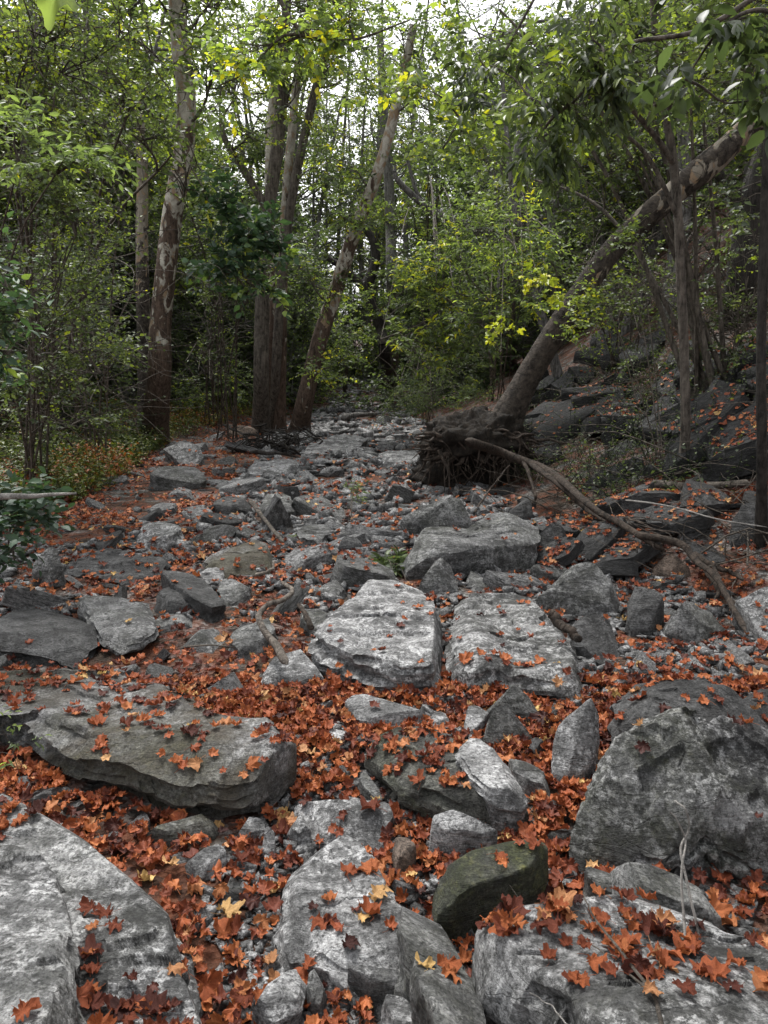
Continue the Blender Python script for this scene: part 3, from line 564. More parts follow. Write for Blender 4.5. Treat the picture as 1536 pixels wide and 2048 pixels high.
GN = {'near': ('small grey angular stone among thick orange leaves near the flat pale slab', 'small stones among the near leaves'),
      'mid': ('loose grey stone of the rubble around the driftwood and central boulders', 'loose stones of the middle creek bed'),
      'far': ('flat pale bed stone upstream, between the brush pile and the root mass', 'bed stones further upstream'),
      'bank': ('dark stone half buried in the leafy slope among the trailing roots', 'stones on the wooded bank')}
for idx, (x, y, r_) in enumerate(fills):
    k = idx % 18; V, Ft = SHAPES[k]; z = float(gz(x, y))
    flat = rs.uniform(.18, .42) if y > 4 else rs.uniform(.25, .6)
    bank = x > np.interp(y, _fy, _fx)
    zone = 'bank' if bank else 'near' if y < 3.6 else 'mid' if y < 9 else 'far'
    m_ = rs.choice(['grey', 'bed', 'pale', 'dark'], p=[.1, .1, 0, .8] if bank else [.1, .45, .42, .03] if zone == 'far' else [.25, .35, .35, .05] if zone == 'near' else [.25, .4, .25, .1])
    if (k, m_) not in base:
        o = mesh('stone', V, [Ft], M[m_], smooth=True, link=False); o.data.set_sharp_from_angle(angle=R(24)); base[k, m_] = o
    o = base[k, m_].copy(); S.collection.objects.link(o)
    rz, tx, ty = rs.uniform(0, 6.28), rs.normal(.06, .2), rs.normal(.05, .22)
    sc = (r_ * rs.uniform(.8, 1.25), r_ * rs.uniform(.65, 1.05), r_ * flat)
    if rs.uniform() < (.33 if y > 4 else .6): sc = (sc[0] * 1.15, sc[1] * .8, r_ * rs.uniform(.12, .2)); tx, ty = rs.normal(.5, .35), rs.normal(0, .3)
    o.location = (x, y, z + sc[2] * .1); o.rotation_euler = (tx, ty, rz); o.scale = sc
    tag(o, f"{'tiny' if r_ < .09 else 'small' if r_ < .16 else 'medium' if r_ < .27 else 'large'} {dict(grey='grey', bed='lichen-flecked', pale='pale', dark='dark')[str(m_)]} {'flat' if flat < .36 else 'chunky'} loose stone beside the {beside(x, y)}", 'rock', GN[zone][1])
    Mx = np.array(Matrix.LocRotScale(o.location, o.rotation_euler, Vector(sc)))
    Vw = V @ Mx[:3, :3].T + Mx[:3, 3]
    ROCKGEO.append((Vw, Ft, 'stone', .2))
# bedrock breaking out of the bank: tilted ledges, all dipping the same way
ro = np.random.default_rng(404)
def outcrop(label, box, n, size, mat='dark', lift=.1, dip=(-.12, -.42, .35)):
    b0 = at((box[0] + box[2]) / 2, box[3]); root = bpy.data.objects.new('rock_outcrop', None); S.collection.objects.link(root); root.location = b0; tag(root, label, 'bedrock')
    for q in range(n):
        u, w = (q % 3 + ro.uniform(.1, .9)) / 3, (q // 3 + ro.uniform(.2, .8)) / max(1, math.ceil(n / 3))
        p = at(box[0] + (box[2] - box[0]) * u, box[3] + (box[1] - box[3]) * w, lift); k = int(ro.integers(0, 18))
        if (k, mat) not in base: base[k, mat] = (lambda oo: (oo.data.set_sharp_from_angle(angle=R(24)), oo)[1])(mesh('stone', SHAPES[k][0], [SHAPES[k][1]], M[mat], smooth=True, link=False))
        o = base[k, mat].copy(); o.name = 'ledge'; S.collection.objects.link(o); o.parent = root
        sc = Vector((size * ro.uniform(.8, 1.5), size * ro.uniform(.6, 1.1), size * ro.uniform(.16, .34))); ro_ = (dip[0] + ro.normal(0, .16), dip[1] + ro.normal(0, .2), dip[2] + ro.normal(0, .6))
        o.location = Vector(p - b0) + Vector((0, 0, sc[2] * .3)); o.rotation_euler = ro_; o.scale = sc
        e_ = o.rotation_euler; Mx = np.array(Matrix.LocRotScale(Vector(p) + Vector((0, 0, sc[2] * .3)), e_, sc)); ROCKGEO.append((SHAPES[k][0] @ Mx[:3, :3].T + Mx[:3, 3], SHAPES[k][1], 'stone', .3))
    CENTRES.append((b0[0], b0[1], size, short(label)))
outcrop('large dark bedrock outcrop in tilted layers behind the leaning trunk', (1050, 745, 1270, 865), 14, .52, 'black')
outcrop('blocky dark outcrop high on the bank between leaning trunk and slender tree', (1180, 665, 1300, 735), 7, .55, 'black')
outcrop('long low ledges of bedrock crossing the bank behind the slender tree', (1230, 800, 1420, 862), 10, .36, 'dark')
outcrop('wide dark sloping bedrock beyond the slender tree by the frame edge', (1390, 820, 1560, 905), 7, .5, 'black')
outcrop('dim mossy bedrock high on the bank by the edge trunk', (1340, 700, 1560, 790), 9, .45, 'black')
outcrop('splintered bedrock steps under the great trailing root', (1090, 1040, 1290, 1120), 5, .30, 'dark', dip=(.1, -.25, 1.))
outcrop('layered broken rock low on the bank beside the trailing root', (1230, 985, 1420, 1060), 6, .30, 'dark', dip=(.2, -.3, .2))
# gravel: more than anyone could count
gp = []; gf = []; n0 = 0
cand = []
for _ in range(56000):
    y = 1.5 * (46 / 1.5) ** rs.uniform(); x = rs.uniform(-.56 * y, .56 * y)
    if x < np.interp(y, _gy, _gx) or x > np.interp(y, _fy, _fx) + .1: continue
    cand.append((x, y))
cand = np.array(cand); msk = fbm(P3(cand[:, 0], cand[:, 1]) * 1.3, 301, 3) + .25 * (cand[:, 0] > .8) * (cand[:, 1] > 3)
cand = cand[(msk >  .06 - .35 * ((cand[:, 1] > 4.3) & (cand[:, 0] > -1.0 - .09 * cand[:, 1])) - .3 * ((cand[:, 1] > 14) & (cand[:, 0] > -.16 * cand[:, 1]))) & ((cand[:, 1] < 7.5) | (cand[:, 0] > -1.1 - .09 * cand[:, 1]))]
r_ = .006 + .036 * rs.uniform(size=len(cand)) ** 3 * np.clip(cand[:, 1] / 2.0, 1, 8); zc = gz(cand[:, 0], cand[:, 1])
def chip(k):
    rg = np.random.default_rng(900 + k); bm = bmesh.new()
    for q in unit3(rg.normal(size=(9, 3))) * rg.uniform(.7, 1.1, (9, 1)): bm.verts.new(q)
    bmesh.ops.convex_hull(bm, input=bm.verts); bmesh.ops.delete(bm, geom=[v for v in bm.verts if not v.link_faces], context='VERTS'); bmesh.ops.triangulate(bm, faces=bm.faces)
    bm.verts.index_update(); V = np.array([v.co[:] for v in bm.verts]); T_ = np.array([[v.index for v in f.verts] for f in bm.faces]); bm.free(); return V, T_
unit3 = lambda v: v / np.linalg.norm(v, axis=-1, keepdims=True)
for k in range(14):
    sel = np.arange(k, len(cand), 14); V, t3 = chip(k)
    a = rs.uniform(0, 6.28, len(sel)); c_, s_ = np.cos(a), np.sin(a); rr = r_[sel]
    VV = np.empty((len(sel), len(V), 3)); sx = rr * rs.uniform(.7, 1.5, len(sel)); sy = rr * rs.uniform(.5, 1., len(sel)); sz = rr * rs.uniform(.2, .75, len(sel))
    xx = V[:, 0] * sx[:, None]; yy = V[:, 1] * sy[:, None]
    VV[..., 0] = xx * c_[:, None] - yy * s_[:, None] + cand[sel, 0][:, None]; VV[..., 1] = xx * s_[:, None] + yy * c_[:, None] + cand[sel, 1][:, None]
    VV[..., 2] = V[:, 2] * sz[:, None] + (zc[sel] + .3 * rr)[:, None]
    add = (np.arange(len(sel)) * len(V))[:, None, None]
    gp.append((VV.reshape(-1, 3), [(t3[None] + add).reshape(-1, 3)]))
V_, F_ = cat_geo(gp); ROCKGEO.append((V_, F_[0], '', .45)); tag(mesh('gravel', V_, F_, M['bed']), 'grey and white gravel between the rocks', 'gravel', kind='stuff')
# ---------------------------------------------------------------- fallen sycamore leaves
bV, bF, bC, bN, n0 = [], [], [], [], 0
for V, Fc, rid, cov in ROCKGEO:
    if Fc.shape[1] == 4: Fc = np.concatenate([Fc[:, [0, 1, 2]], Fc[:, [0, 2, 3]]])
    bV.append(V); bF.append(Fc + n0); bC.append(np.full(len(Fc), cov)); bN += [rid] * len(Fc); n0 += len(V)
bV = np.concatenate(bV); bF = np.concatenate(bF); bC = np.concatenate(bC)
BVH = BVHTree.FromPolygons(bV.tolist(), bF.tolist())
def leaf_shape(k, n, rings, stem=True):
    rg = np.random.default_rng(500 + k)
    lobes = np.array([90, 38, 142, -18, 198]) + rg.normal(0, 5, 5); ln = np.array([1., .92, .92, .62, .62]) * rg.uniform(.9, 1.1, 5)
    th = np.linspace(-90, 270, n, endpoint=False)
    r = np.full(n, .42)
    for a, l in zip(lobes, ln):
        d = np.abs((th - a + 180) % 360 - 180); w = 36 if l > .7 else 32
        r = np.maximum(r, l * np.clip(1 - (d / w) ** 1.35, 0, 1) ** .8 * .56 + .44 * l * (d < w))
    r = r * (1 + .10 * np.sin(th * n / 360 * np.pi) * (n > 20)) + (.05 * np.sign(np.sin(np.radians(th) * 17)) if n > 40 else 0)
    r = r * .5; a = np.radians(th); cx, cy = 0., -.12
    cup, bend, fold = rg.uniform(-1.1, 1.0), rg.uniform(-1.5, 1.3), rg.uniform(-.3, .8)
    bang = rg.uniform(0, 3.14); V = [[cx, cy, 0]]
    for j in range(1, rings + 1):
        t = j / rings; x = cx + r * t * np.cos(a); y = cy + r * t * np.sin(a) + .05 * t
        dv = np.min(np.abs((th[:, None] - lobes[None] + 180) % 360 - 180), 1) / 30
        rho = np.hypot(x, y); z = cup * rho ** 2 + bend * (x * math.cos(bang) + y * math.sin(bang)) ** 2 * 1.1 + fold * np.abs(x) * .35
        z = z + .07 * t * np.minimum(dv, 1) + .15 * t * t * vn(np.column_stack([x * 7 + k, y * 7, 0 * x]), k) + .07 * t ** 3 * np.sin(a * 5 + k)
        V += list(np.column_stack([x, y, z]))
    i = np.arange(n); i2 = (i + 1) % n
    ft = np.stack([np.zeros(n, int), 1 + i, 1 + i2], 1); fq = [np.stack([1 + (r_ - 1) * n + i, 1 + r_ * n + i, 1 + r_ * n + i2, 1 + (r_ - 1) * n + i2], 1) for r_ in range(1, rings)]
    V = np.array(V); fs = [ft] + ([np.concatenate(fq)] if fq else [])
    if stem:
        p = spline([[cx, cy, 0], [cx + rg.normal(0, .03), cy - .25, .04], [cx + rg.normal(0, .1), cy - .5, rg.uniform(0, .12)]], 5)
        tv, tf = tubes(p, np.full(5, .009), 3); V, fs = cat_geo([(V, fs), (tv, tf)])
    return V, fs
LEAF_HI = [leaf_shape(k, 72, 4) for k in range(10)]; LEAF_MD = [leaf_shape(40 + k, 26, 2) for k in range(8)]; LEAF_LO = [leaf_shape(60 + k, 9, 1, False) for k in range(6)]
def rot_from(nv, yaw):
    up = nv / np.linalg.norm(nv); a = np.array([math.cos(yaw), math.sin(yaw), 0.]); a = a - up * a.dot(up); a /= np.linalg.norm(a)
    return np.column_stack([a, np.cross(up, a), up])
rl = np.random.default_rng(77); pts = []
def drop(x, y, n_layers=1.):
    h = BVH.ray_cast(Vector((x, y, 9.)), Vector((0, 0, -1)))
    if h[0] is None: return None
    return h
def density(x, y):
    f = np.interp(y, _fy, _fx); g = np.interp(y, _gy, _gx)
    d = 1.0
    if x > f: d = .85 * math.exp(-max(0, (x - f) - 3) * .2)
    if x < g: d = .8
    if y > 7: 
        cl = -.8 - .085 * y
        d *= 1.3 if x < cl else .13
    elif y > 3.7: d *= .7 if x < -.4 else .25 if x < f else .7
    return d
N_TRY = {0: (1.25, 3.6, 14000), 1: (3.6, 7.5, 15000), 2: (7.5, 26, 42000)}
for lev, (ya, yb, n) in N_TRY.items():
    u = rl.uniform(size=n); ys = np.sqrt(ya ** 2 + (yb ** 2 - ya ** 2) * u) if lev < 2 else ya * (yb / ya) ** u
    xs = rl.uniform(-.62, .62, n) * (ys + .4)
    pat = fbm(P3(xs, ys) * 1.1, 410, 3)
    for x, y, pt, q in zip(xs, ys, pat, rl.uniform(size=n)):
        h = drop(x, y)
        if h is None: continue
        cov = bC[h[2]]; nz_ = h[1].z
        if cov > .8:
            if q > density(x, y) * (1.0 if y < 3.6 else 1.) * np.clip(.72 + 1.7 * pt, .06, 1): continue
        else:
            if q > cov * .8 * np.clip(1 + 2.6 * pt, .05, 2.8) or nz_ < .72: continue
        if nz_ < .45: continue
        pts.append((lev, np.array(h[0]), np.array(h[1]) * (1 if nz_ > 0 else -1), cov > .8, bN[h[2]]))
near = []; rest = {0: [], 1: [], 2: []}
for lev, p, nv, gr, onr in pts:
    tilt = .36 if gr else .13
    nv = nv + rl.normal(0, tilt, 3) * np.array([1, 1, .2]); nv[2] = max(nv[2], .35)
    sz = rl.choice([.048, .062, .078, .098], p=[.28, .4, .25, .07]) * rl.uniform(.85, 1.12) * (1.0 if lev == 0 else .95 if lev == 1 else 1.1)
    p = p + np.array([0, 0, rl.uniform(.004, .05 if gr else .014)])
    rest[lev].append((p, rot_from(nv, rl.uniform(0, 6.28)), sz, gr, onr))
# the leaves that show largest become objects of their own
cn_ = []
for i, (p, Rm, sz, gr, onr) in enumerate(rest[0]):
    px, py = project(p)
    if -20 < px < 1556 and 0 < py < 2070: cn_.append((-(sz / p[1]) * (1.5 if not gr else 1) - .01 * p[2], i))
cn_.sort(); pick = {i for _, i in cn_[:285]}
protos = [mesh('fallen_leaf', V, fs, M['fallen'], smooth=True, link=False) for V, fs in LEAF_HI]
for c_, i in enumerate(sorted(pick)):
    p, Rm, sz, gr, onr = rest[0][i]; o = protos[c_ % 10].copy(); S.collection.objects.link(o)
    o.matrix_world = Matrix.LocRotScale(Vector(p), Matrix(Rm.tolist()).to_quaternion(), Vector((sz,) * 3))
    tv = float(rl.uniform()) ** .75; o.color = (tv, tv, tv, 1)
    tn_ = 'maroon' if tv < .2 else 'dark red-brown' if tv < .45 else 'rust-red' if tv < .68 else 'bright orange' if tv < .93 else 'tan yellow'
    sn_ = 'small' if sz < .075 else 'large' if sz > .105 else 'medium'
    if gr or onr in ('', 'stone'): tag(o, f'{sn_} {tn_} dry leaf in the litter beside the {beside(p[0], p[1])}', 'leaf', 'fallen leaves between the near rocks')
    else: tag(o, f'{sn_} {tn_} dry leaf lying on top of the {onr}', 'leaf', 'fallen leaves on the near rocks')
def bake(items, shapes, rg):
    parts, tint = [], []
    for k, (V, fs) in enumerate(shapes):
        sub = items[k::len(shapes)]
        if not sub: continue
        P = np.array([s[0] for s in sub]); Rm = np.array([s[1] for s in sub]); sz = np.array([s[2] for s in sub])
        W_ = np.einsum('kij,vj->kvi', Rm, V) * sz[:, None, None] + P[:, None]
        add = (np.arange(len(sub)) * len(V))[:, None, None]
        parts.append((W_.reshape(-1, 3), [(f[None] + add).reshape(-1, f.shape[1]) for f in fs])); tint.append(np.repeat(rg.uniform(size=len(sub)) ** .85, len(V)))
    V, f = cat_geo(parts); return V, f, np.concatenate(tint)
it0 = [s for i, s in enumerate(rest[0]) if i not in pick]
A_ = bake(it0, LEAF_HI[:6] + LEAF_MD[:2], rl); B_ = bake(rest[1], LEAF_MD, rl); C_ = bake(rest[2], LEAF_LO, rl)
V_, F_ = cat_geo([A_[:2], B_[:2], C_[:2]])
tag(mesh('leaf_litter', V_, F_, M['litter'], smooth=True, attr=np.concatenate([A_[2], B_[2], C_[2]])), 'carpet of dry orange and red-brown leaves over the creek bed and banks', 'leaf litter', kind='stuff')
# ---------------------------------------------------------------- trees and shrubs
def unit(v): return v / (np.linalg.norm(v, axis=-1, keepdims=True) + 1e-9)
LT = {  # leaf outlines: x across, y along, z up
 'q': (np.array([[0, 0, 0], [.30, .42, .06], [0, 1, -.10], [-.30, .42, .06]]), [np.array([[0, 1, 2], [0, 2, 3]])]),
 'oval': (np.array([[0, 0, 0], [.20, .22, .05], [.27, .5, .06], [.17, .78, .0], [0, 1, -.12], [-.17, .78, .0], [-.27, .5, .06], [-.20, .22, .05], [0, .5, 0]]),
          [np.array([[8, 0, 1], [8, 1, 2], [8, 2, 3], [8, 3, 4], [8, 4, 5], [8, 5, 6], [8, 6, 7], [8, 7, 0]])]),
 'lance': (np.array([[0, 0, 0], [.13, .3, .05], [.15, .6, .03], [0, 1, -.2], [-.15, .6, .03], [-.13, .3, .05], [0, .45, -.01]]),
          [np.array([[6, 0, 1], [6, 1, 2], [6, 2, 3], [6, 3, 4], [6, 4, 5], [6, 5, 0]])]),
 'lobed': (leaf_shape(91, 22, 1, False)[0] + np.array([0, .3, 0]), leaf_shape(91, 22, 1, False)[1]),
}
def leaves(P, D, Nn, sz, tint, kind):
    """P positions, D pointing direction, Nn face normal"""
    V, fs = LT[kind]; D = unit(D); X_ = unit(np.cross(D, Nn)); Z_ = np.cross(X_, D)
    W_ = P[:, None] + sz[:, None, None] * (V[None, :, 0:1] * X_[:, None] + V[None, :, 1:2] * D[:, None] + V[None, :, 2:3] * Z_[:, None])
    add = (np.arange(len(P)) * len(V))[:, None, None]
    return W_.reshape(-1, 3), [(f[None] + add).reshape(-1, f.shape[1]) for f in fs], np.repeat(tint, len(V))
def bez(a, b, n, rg, wob=.12, sag=0.):
    """K gently bent polylines from a to b"""
    t = np.linspace(0, 1, n)[None, :, None]; L = np.linalg.norm(b - a, axis=1)[:, None, None]
    w = rg.normal(size=(len(a), 1, 3)) * wob * L; w2 = rg.normal(size=(len(a), 1, 3)) * wob * .5 * L
    p = a[:, None] * (1 - t) + b[:, None] * t + w * np.sin(t * np.pi) + w2 * np.sin(2 * t * np.pi)
    p[..., 2] += (sag * L * np.sin(t * np.pi))[..., 0]; return p
def crown(blobs, trunk, rg, leaf='q', size=.09, tw=7, lv=9, twl=.5, tint=(.45, .2), droop=.15, limb_r=.03, flat=.6):
    """blobs: (centre, radius(3), boughs). returns (branch geometry list, leaf geometry)"""
    tubesG, LP, LD, LN, LS, LTt = [], [], [], [], [], []
    for c, r, ns in blobs:
        c = np.asarray(c, float); r = np.ones(3) * r
        if trunk is not None:
            dd = np.linalg.norm(trunk - c, axis=1) + .9 * np.maximum(0, trunk[:, 2] - c[2] + r[2] * .5) * 2
            q = trunk[np.argmin(dd)]
            lp = bez(q[None], c[None], 8, rg, .06, .04); L = np.linalg.norm(c - q)
            lr = min(limb_r, .012 + .012 * L)
            tubesG.append(tubes(lp, np.linspace(lr, lr * .35, 8)[None], 5)); lp = lp[0]
        else: lp = c + np.zeros((8, 3)) + rg.normal(size=(8, 3)) * r * .12
        t = rg.integers(3, 8, ns); s0 = lp[t]
        e = unit(rg.normal(size=(ns, 3))) * (rg.uniform(.35, 1, ns)[:, None] ** .5) * r + c
        sb = bez(s0, e, 6, rg, .12, .05)
        tubesG.append(tubes(sb, np.tile(np.linspace(limb_r * .35, limb_r * .10, 6), (ns, 1)), 3))
        # twigs
        K = ns * tw; si = np.repeat(np.arange(ns), tw); u = rg.uniform(.25, 1, K) * 5; i = np.minimum(u.astype(int), 4); f = (u - i)[:, None]
        s1 = sb[si, i] * (1 - f) + sb[si, i + 1] * f; d = unit(sb[si, 5] - sb[si, 0]) * .7 + rg.normal(size=(K, 3)) * np.array([1, 1, .45]) * .8
        d[:, 2] += .12 - droop; d = unit(d); Ls = twl * rg.uniform(.5, 1.3, K)
        e1 = s1 + d * Ls[:, None]; tp = bez(s1, e1, 4, rg, .07, -.02)
        tubesG.append(tubes(tp, np.tile(np.linspace(limb_r * .12, limb_r * .05, 4), (K, 1)), 3))
        J = K * lv; ti = np.repeat(np.arange(K), lv); v = np.tile(np.linspace(.15, 1., lv), K) * 3 * rg.uniform(.93, 1., J); i = np.minimum(v.astype(int), 2); f = (v - i)[:, None]
        p = tp[ti, i] * (1 - f) + tp[ti, i + 1] * f; dt = d[ti]
        side = unit(np.cross(dt, np.array([0, 0, 1.])) + 1e-4) * np.tile(np.where(np.arange(lv) % 2, 1, -1), K)[:, None]
        ld = dt * .55 + side * .85 + rg.normal(size=(J, 3)) * .35; ld[:, 2] -= droop
        ln = np.array([0, 0, 1.]) * flat + rg.normal(size=(J, 3)) * .45
        LP.append(p); LD.append(ld); LN.append(ln); LS.append(size * rg.uniform(.55, 1.25, J))
        tb = rg.normal(tint[0], tint[1]); LTt.append(np.clip(tint[0] + rg.normal(0, .06) + rg.normal(0, tint[1], K)[ti] + rg.normal(0, .08, J), 0, 1))
    LG = leaves(np.concatenate(LP), np.concatenate(LD), np.concatenate(LN), np.concatenate(LS), np.concatenate(LTt), leaf)
    return tubesG, LG
def px_path(pts, base_h=-.05):
    """trunk points (px, py, depth or None for the ground, radius in px) -> world points and radii"""
    out = []
    for px, py, dep, rp in pts:
        p = at(px, py, base_h) if dep is None else pd(px, py, dep)
        out.append((*p, rp * p[1] / F))
    return np.array(out)
def trunk_geo(path, sides=14, n=None, flare=.5, rough=.10, seed=0):
    n = n or max(16, len(path) * 7); q = spline(path, n); P, r_ = q[:, :3], np.maximum(q[:, 3], .004)
    h = np.r_[0, np.cumsum(np.linalg.norm(np.diff(P, axis=0), axis=1))]
    r_ = r_ * (1 + flare * np.exp(-h / (r_[0] * 2.2)))
    V, Fq = tubes(P, r_, sides); ax = np.repeat(P, sides, 0); d = V - ax
    nzv = fbm(np.column_stack([V[:, 0] * 3, V[:, 1] * 3, V[:, 2] * 1.2]) / max(r_[0], .05) * .22, 600 + seed, 4, .6)
    ra = np.linalg.norm(d, axis=1)
    V = ax + d * (1 + rough * nzv + .10 * np.exp(-np.repeat(h, sides) / (r_[0] * 3)) * np.sin(np.tile(np.arange(sides), n) * 2 * np.pi / sides * 4 + seed))[:, None]
    return V, Fq, P
def B(px, py, dep, rpx, ns, sq=1.):
    c = pd(px, py, dep); r = rpx * dep / F; return (c, np.array([r, r * .9, r * sq]), ns)
def tree(name, cat, label, path, blobs, bark, leafm, seed, sides=14, extra=(), group=None, flare=.5, rough=.1, parts=(), **kw):
    rg = np.random.default_rng(seed); W_ = px_path(path); V, Fq, P = trunk_geo(W_, sides, seed=seed, flare=flare, rough=rough)
    org = W_[0, :3].copy(); org[2] += .05
    root = empty(name, org, label, cat, group)
    mesh('trunk', V, Fq, M[bark], root, True, origin=org)
    allp = [P]
    for ex in extra:
        w = np.array([(*pd(a, b, d), r * d / F) for a, b, d, r in ex]); v2, f2, p2 = trunk_geo(w, 9, flare=.15, seed=seed + 1)
        mesh('branch', v2, f2, M[bark], root, True, origin=org); allp.append(p2)
    if blobs:
        tg, lg = crown([B(*b) for b in blobs], np.concatenate(allp), rg, **kw)
        v, f = cat_geo(tg); mesh('branch_sprays', v, f, M['twig'] if 'grey' not in bark else M['bark_grey'], root, True, origin=org)
        mesh('crown', lg[0], lg[1], M[leafm], root, False, attr=lg[2], origin=org)
    return root, P, org

# big sycamore on the near bank, pale above
tree('sycamore_tree', 'tree', 'tall sycamore with white upper trunk and brown base rising from the leafy bank', [(303,888,None,25),(318,760,13.6,22),(322,640,13.6,21),(345,430,13.6,19),(368,300,13.6,18),(372,190,13.6,17),(362,100,13.6,16),(354,0,13.6,15),(348,-160,13.6,13)],
     [(240,60,13,150,16),(430,20,13,130,14),(440,150,12.5,100,12),(230,190,13,120,12),(380,330,12.5,100,9),(300,-60,13,160,12)], 'syc', 'leaf_mid', 1, tint=(.55,.2), limb_r=.05, size=.10, sides=18)
tree('sycamore_tree', 'tree', 'slimmer peeling sycamore standing just behind the tall white one', [(290,862,None,13),(288,700,17,13),(284,500,17,12),(284,330,17,10),(275,200,17,9)],
     [(190,330,17,130,12),(310,260,17,110,10),(120,200,16,150,14),(200,120,17,150,10)], 'syc_low', 'leaf_dark', 2, tint=(.5,.2))
# the clump by the creek
tree('tree', 'tree', 'straight furrowed trunk with the brush pile heaped at its foot', [(523,872,None,16),(522,760,16.5,15),(524,640,16.5,14),(527,520,16.5,13),(540,400,16.5,12),(556,280,16.5,12),(566,150,16.5,10),(574,0,16.5,8),(580,-100,16.5,7)],
     [(540,60,16,110,14),(640,-10,16,120,12),(470,150,16,100,10),(480,260,15.5,80,8),(600,170,16,80,7),(430,400,15.5,70,8),(470,500,15,75,9)], 'bark', 'leaf_mid', 3, tint=(.6,.22), extra=[[(535,420,16.5,8),(500,360,16.4,7),(455,290,16.2,6),(440,240,16,4)]], limb_r=.05)
tree('sycamore_tree', 'tree', 'slender pale-barked sycamore close behind the furrowed trunk', [(560,868,None,11),(562,700,17.2,11),(567,500,17.2,9),(574,370,17.2,8.5),(590,200,17.2,7.5),(603,40,17.2,6)],
     [(620,90,17,90,10),(600,-20,17,90,8),(640,330,17,70,7)], 'syc', 'leaf_bright', 4, tint=(.5,.25))
tree('tree', 'tree', 'thin dark trunk of the clump bending away over the creek', [(546,866,None,10),(552,740,17,9.5),(560,600,17,9),(572,480,17,9),(592,350,17,8.5),(622,215,17,8),(648,110,17,7),(668,-30,17,6)],
     [(690,110,17,90,10),(640,-30,17,110,10),(730,20,17,90,9),(540,-10,17,90,8),(720,140,17,70,6)], 'bark', 'leaf_mid', 5, tint=(.65,.2))
tree('tree', 'tree', 'bare pale snag rising in the clump behind the furrowed trunk', [(540,860,None,8),(545,700,17.8,8),(541,500,17.8,8),(538,300,17.8,7.5),(552,120,17.8,6),(560,40,17.8,4)],
     [(500,70,17.6,70,5)], 'syc', 'leaf_mid', 6, tint=(.6,.2))
tree('sycamore_tree', 'tree', 'slanting sycamore leaning over the creek from beside the brush pile', [(596,876,None,18),(608,810,16.2,16.5),(624,740,16.2,15.5),(642,670,16.2,15),(672,580,16.2,14),(700,492,16,13),(726,420,16,12),(750,360,15.8,11),(780,262,15.6,10),(806,150,15.4,8.5),(828,50,15.2,7)],
     [(700,330,15.6,75,8),(800,60,15,110,12),(880,150,15,90,9),(620,560,15.6,70,9),(680,430,15.5,60,7),(660,735,15.2,60,7,.6)], 'syc', 'leaf_bright', 7, tint=(.45,.22), sides=16)
# beyond, where the creek turns
tree('tree', 'tree', 'dark crooked tree at the creek bend with a stubby broken limb', [(776,775,None,13),(770,720,25,11),(762,660,25,10),(745,610,25,10),(728,575,25,9),(708,556,25,8),(690,538,25,7),(655,516,25,5)],
     [(840,560,24,120,12),(900,640,24,100,10),(790,430,24,90,9),(730,640,24,60,6)], 'bark_dark', 'leaf_mid', 8, extra=[[(730,578,25,11),(752,520,25,9),(740,470,25,7),(700,430,25,5)]], tint=(.5,.2), size=.13)
tree('tree', 'tree', 'upright tree behind the dark crooked one at the creek bend', [(788,790,None,12),(784,600,27,11),(781,450,27,10),(776,330,27,9),(766,200,27,8),(760,60,27,6)],
     [(740,250,26,90,9),(790,120,26,100,10),(720,-10,26,110,9),(850,300,26,90,9),(700,390,26,80,9),(690,140,26,80,8),(830,410,26,70,7),(640,260,26,70,6)], 'bark_grey', 'leaf_mid', 9, tint=(.55,.2), size=.13)
tree('tree', 'tree', 'grey half-dead tree with dark bare limbs above the green thicket', [(1010,740,None,20),(1012,600,22,19),(1022,480,22,18),(1035,380,22,17),(1042,300,22,14),(1050,210,22,9),(1060,120,22,6)],
     [(930,250,21,110,8),(1060,60,21,120,8),(1100,350,21,90,5),(960,360,21,90,7),(900,100,21,110,9),(860,-20,21,110,8),(980,180,21,90,7)], 'bark_grey', 'leaf_mid', 10, tint=(.45,.2), size=.11,
     extra=[[(1015,500,22,10),(960,455,21.8,8),(900,440,21.5,8),(850,412,21.3,7),(795,360,21,5),(790,330,21,3)], [(1030,420,22,9),(1062,330,22,8),(1085,240,22,6)], [(1020,520,22,7),(985,350,22,6),(940,250,22,5)], [(900,440,21.5,5),(840,395,21.4,4),(815,320,21.2,3)]])
# slender and edge trees of the steep bank
tree('tree', 'tree', 'slender straight tree growing from the leafy bank in front of the fallen-looking trunk', [(1365,952,None,11),(1371,850,7.4,9.5),(1368,700,7.4,9),(1362,560,7.4,9),(1356,430,7.4,8.5),(1345,310,7.4,8),(1325,190,7.4,7),(1310,60,7.4,6),(1300,-80,7.4,5)],
     [(1280,60,7,150,12),(1400,120,7,130,10),(1200,160,7,110,8)], 'bark', 'leaf_dark', 11, tint=(.5,.22), size=.065, limb_r=.02, twl=.35, extra=[[(1350,330,7.4,6),(1300,260,7.2,5),(1240,200,7.0,4),(1170,190,6.8,3)], [(1362,450,7.4,5),(1300,320,7.3,4),(1230,250,7.2,3)]])
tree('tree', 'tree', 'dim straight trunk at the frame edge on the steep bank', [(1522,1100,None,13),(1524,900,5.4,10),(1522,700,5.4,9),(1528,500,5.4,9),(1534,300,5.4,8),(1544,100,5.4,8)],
     [(1500,150,5.6,130,9),(1560,380,5.6,120,7)], 'bark_dark', 'leaf_dark', 12, tint=(.5,.2), size=.06, limb_r=.018, twl=.3)
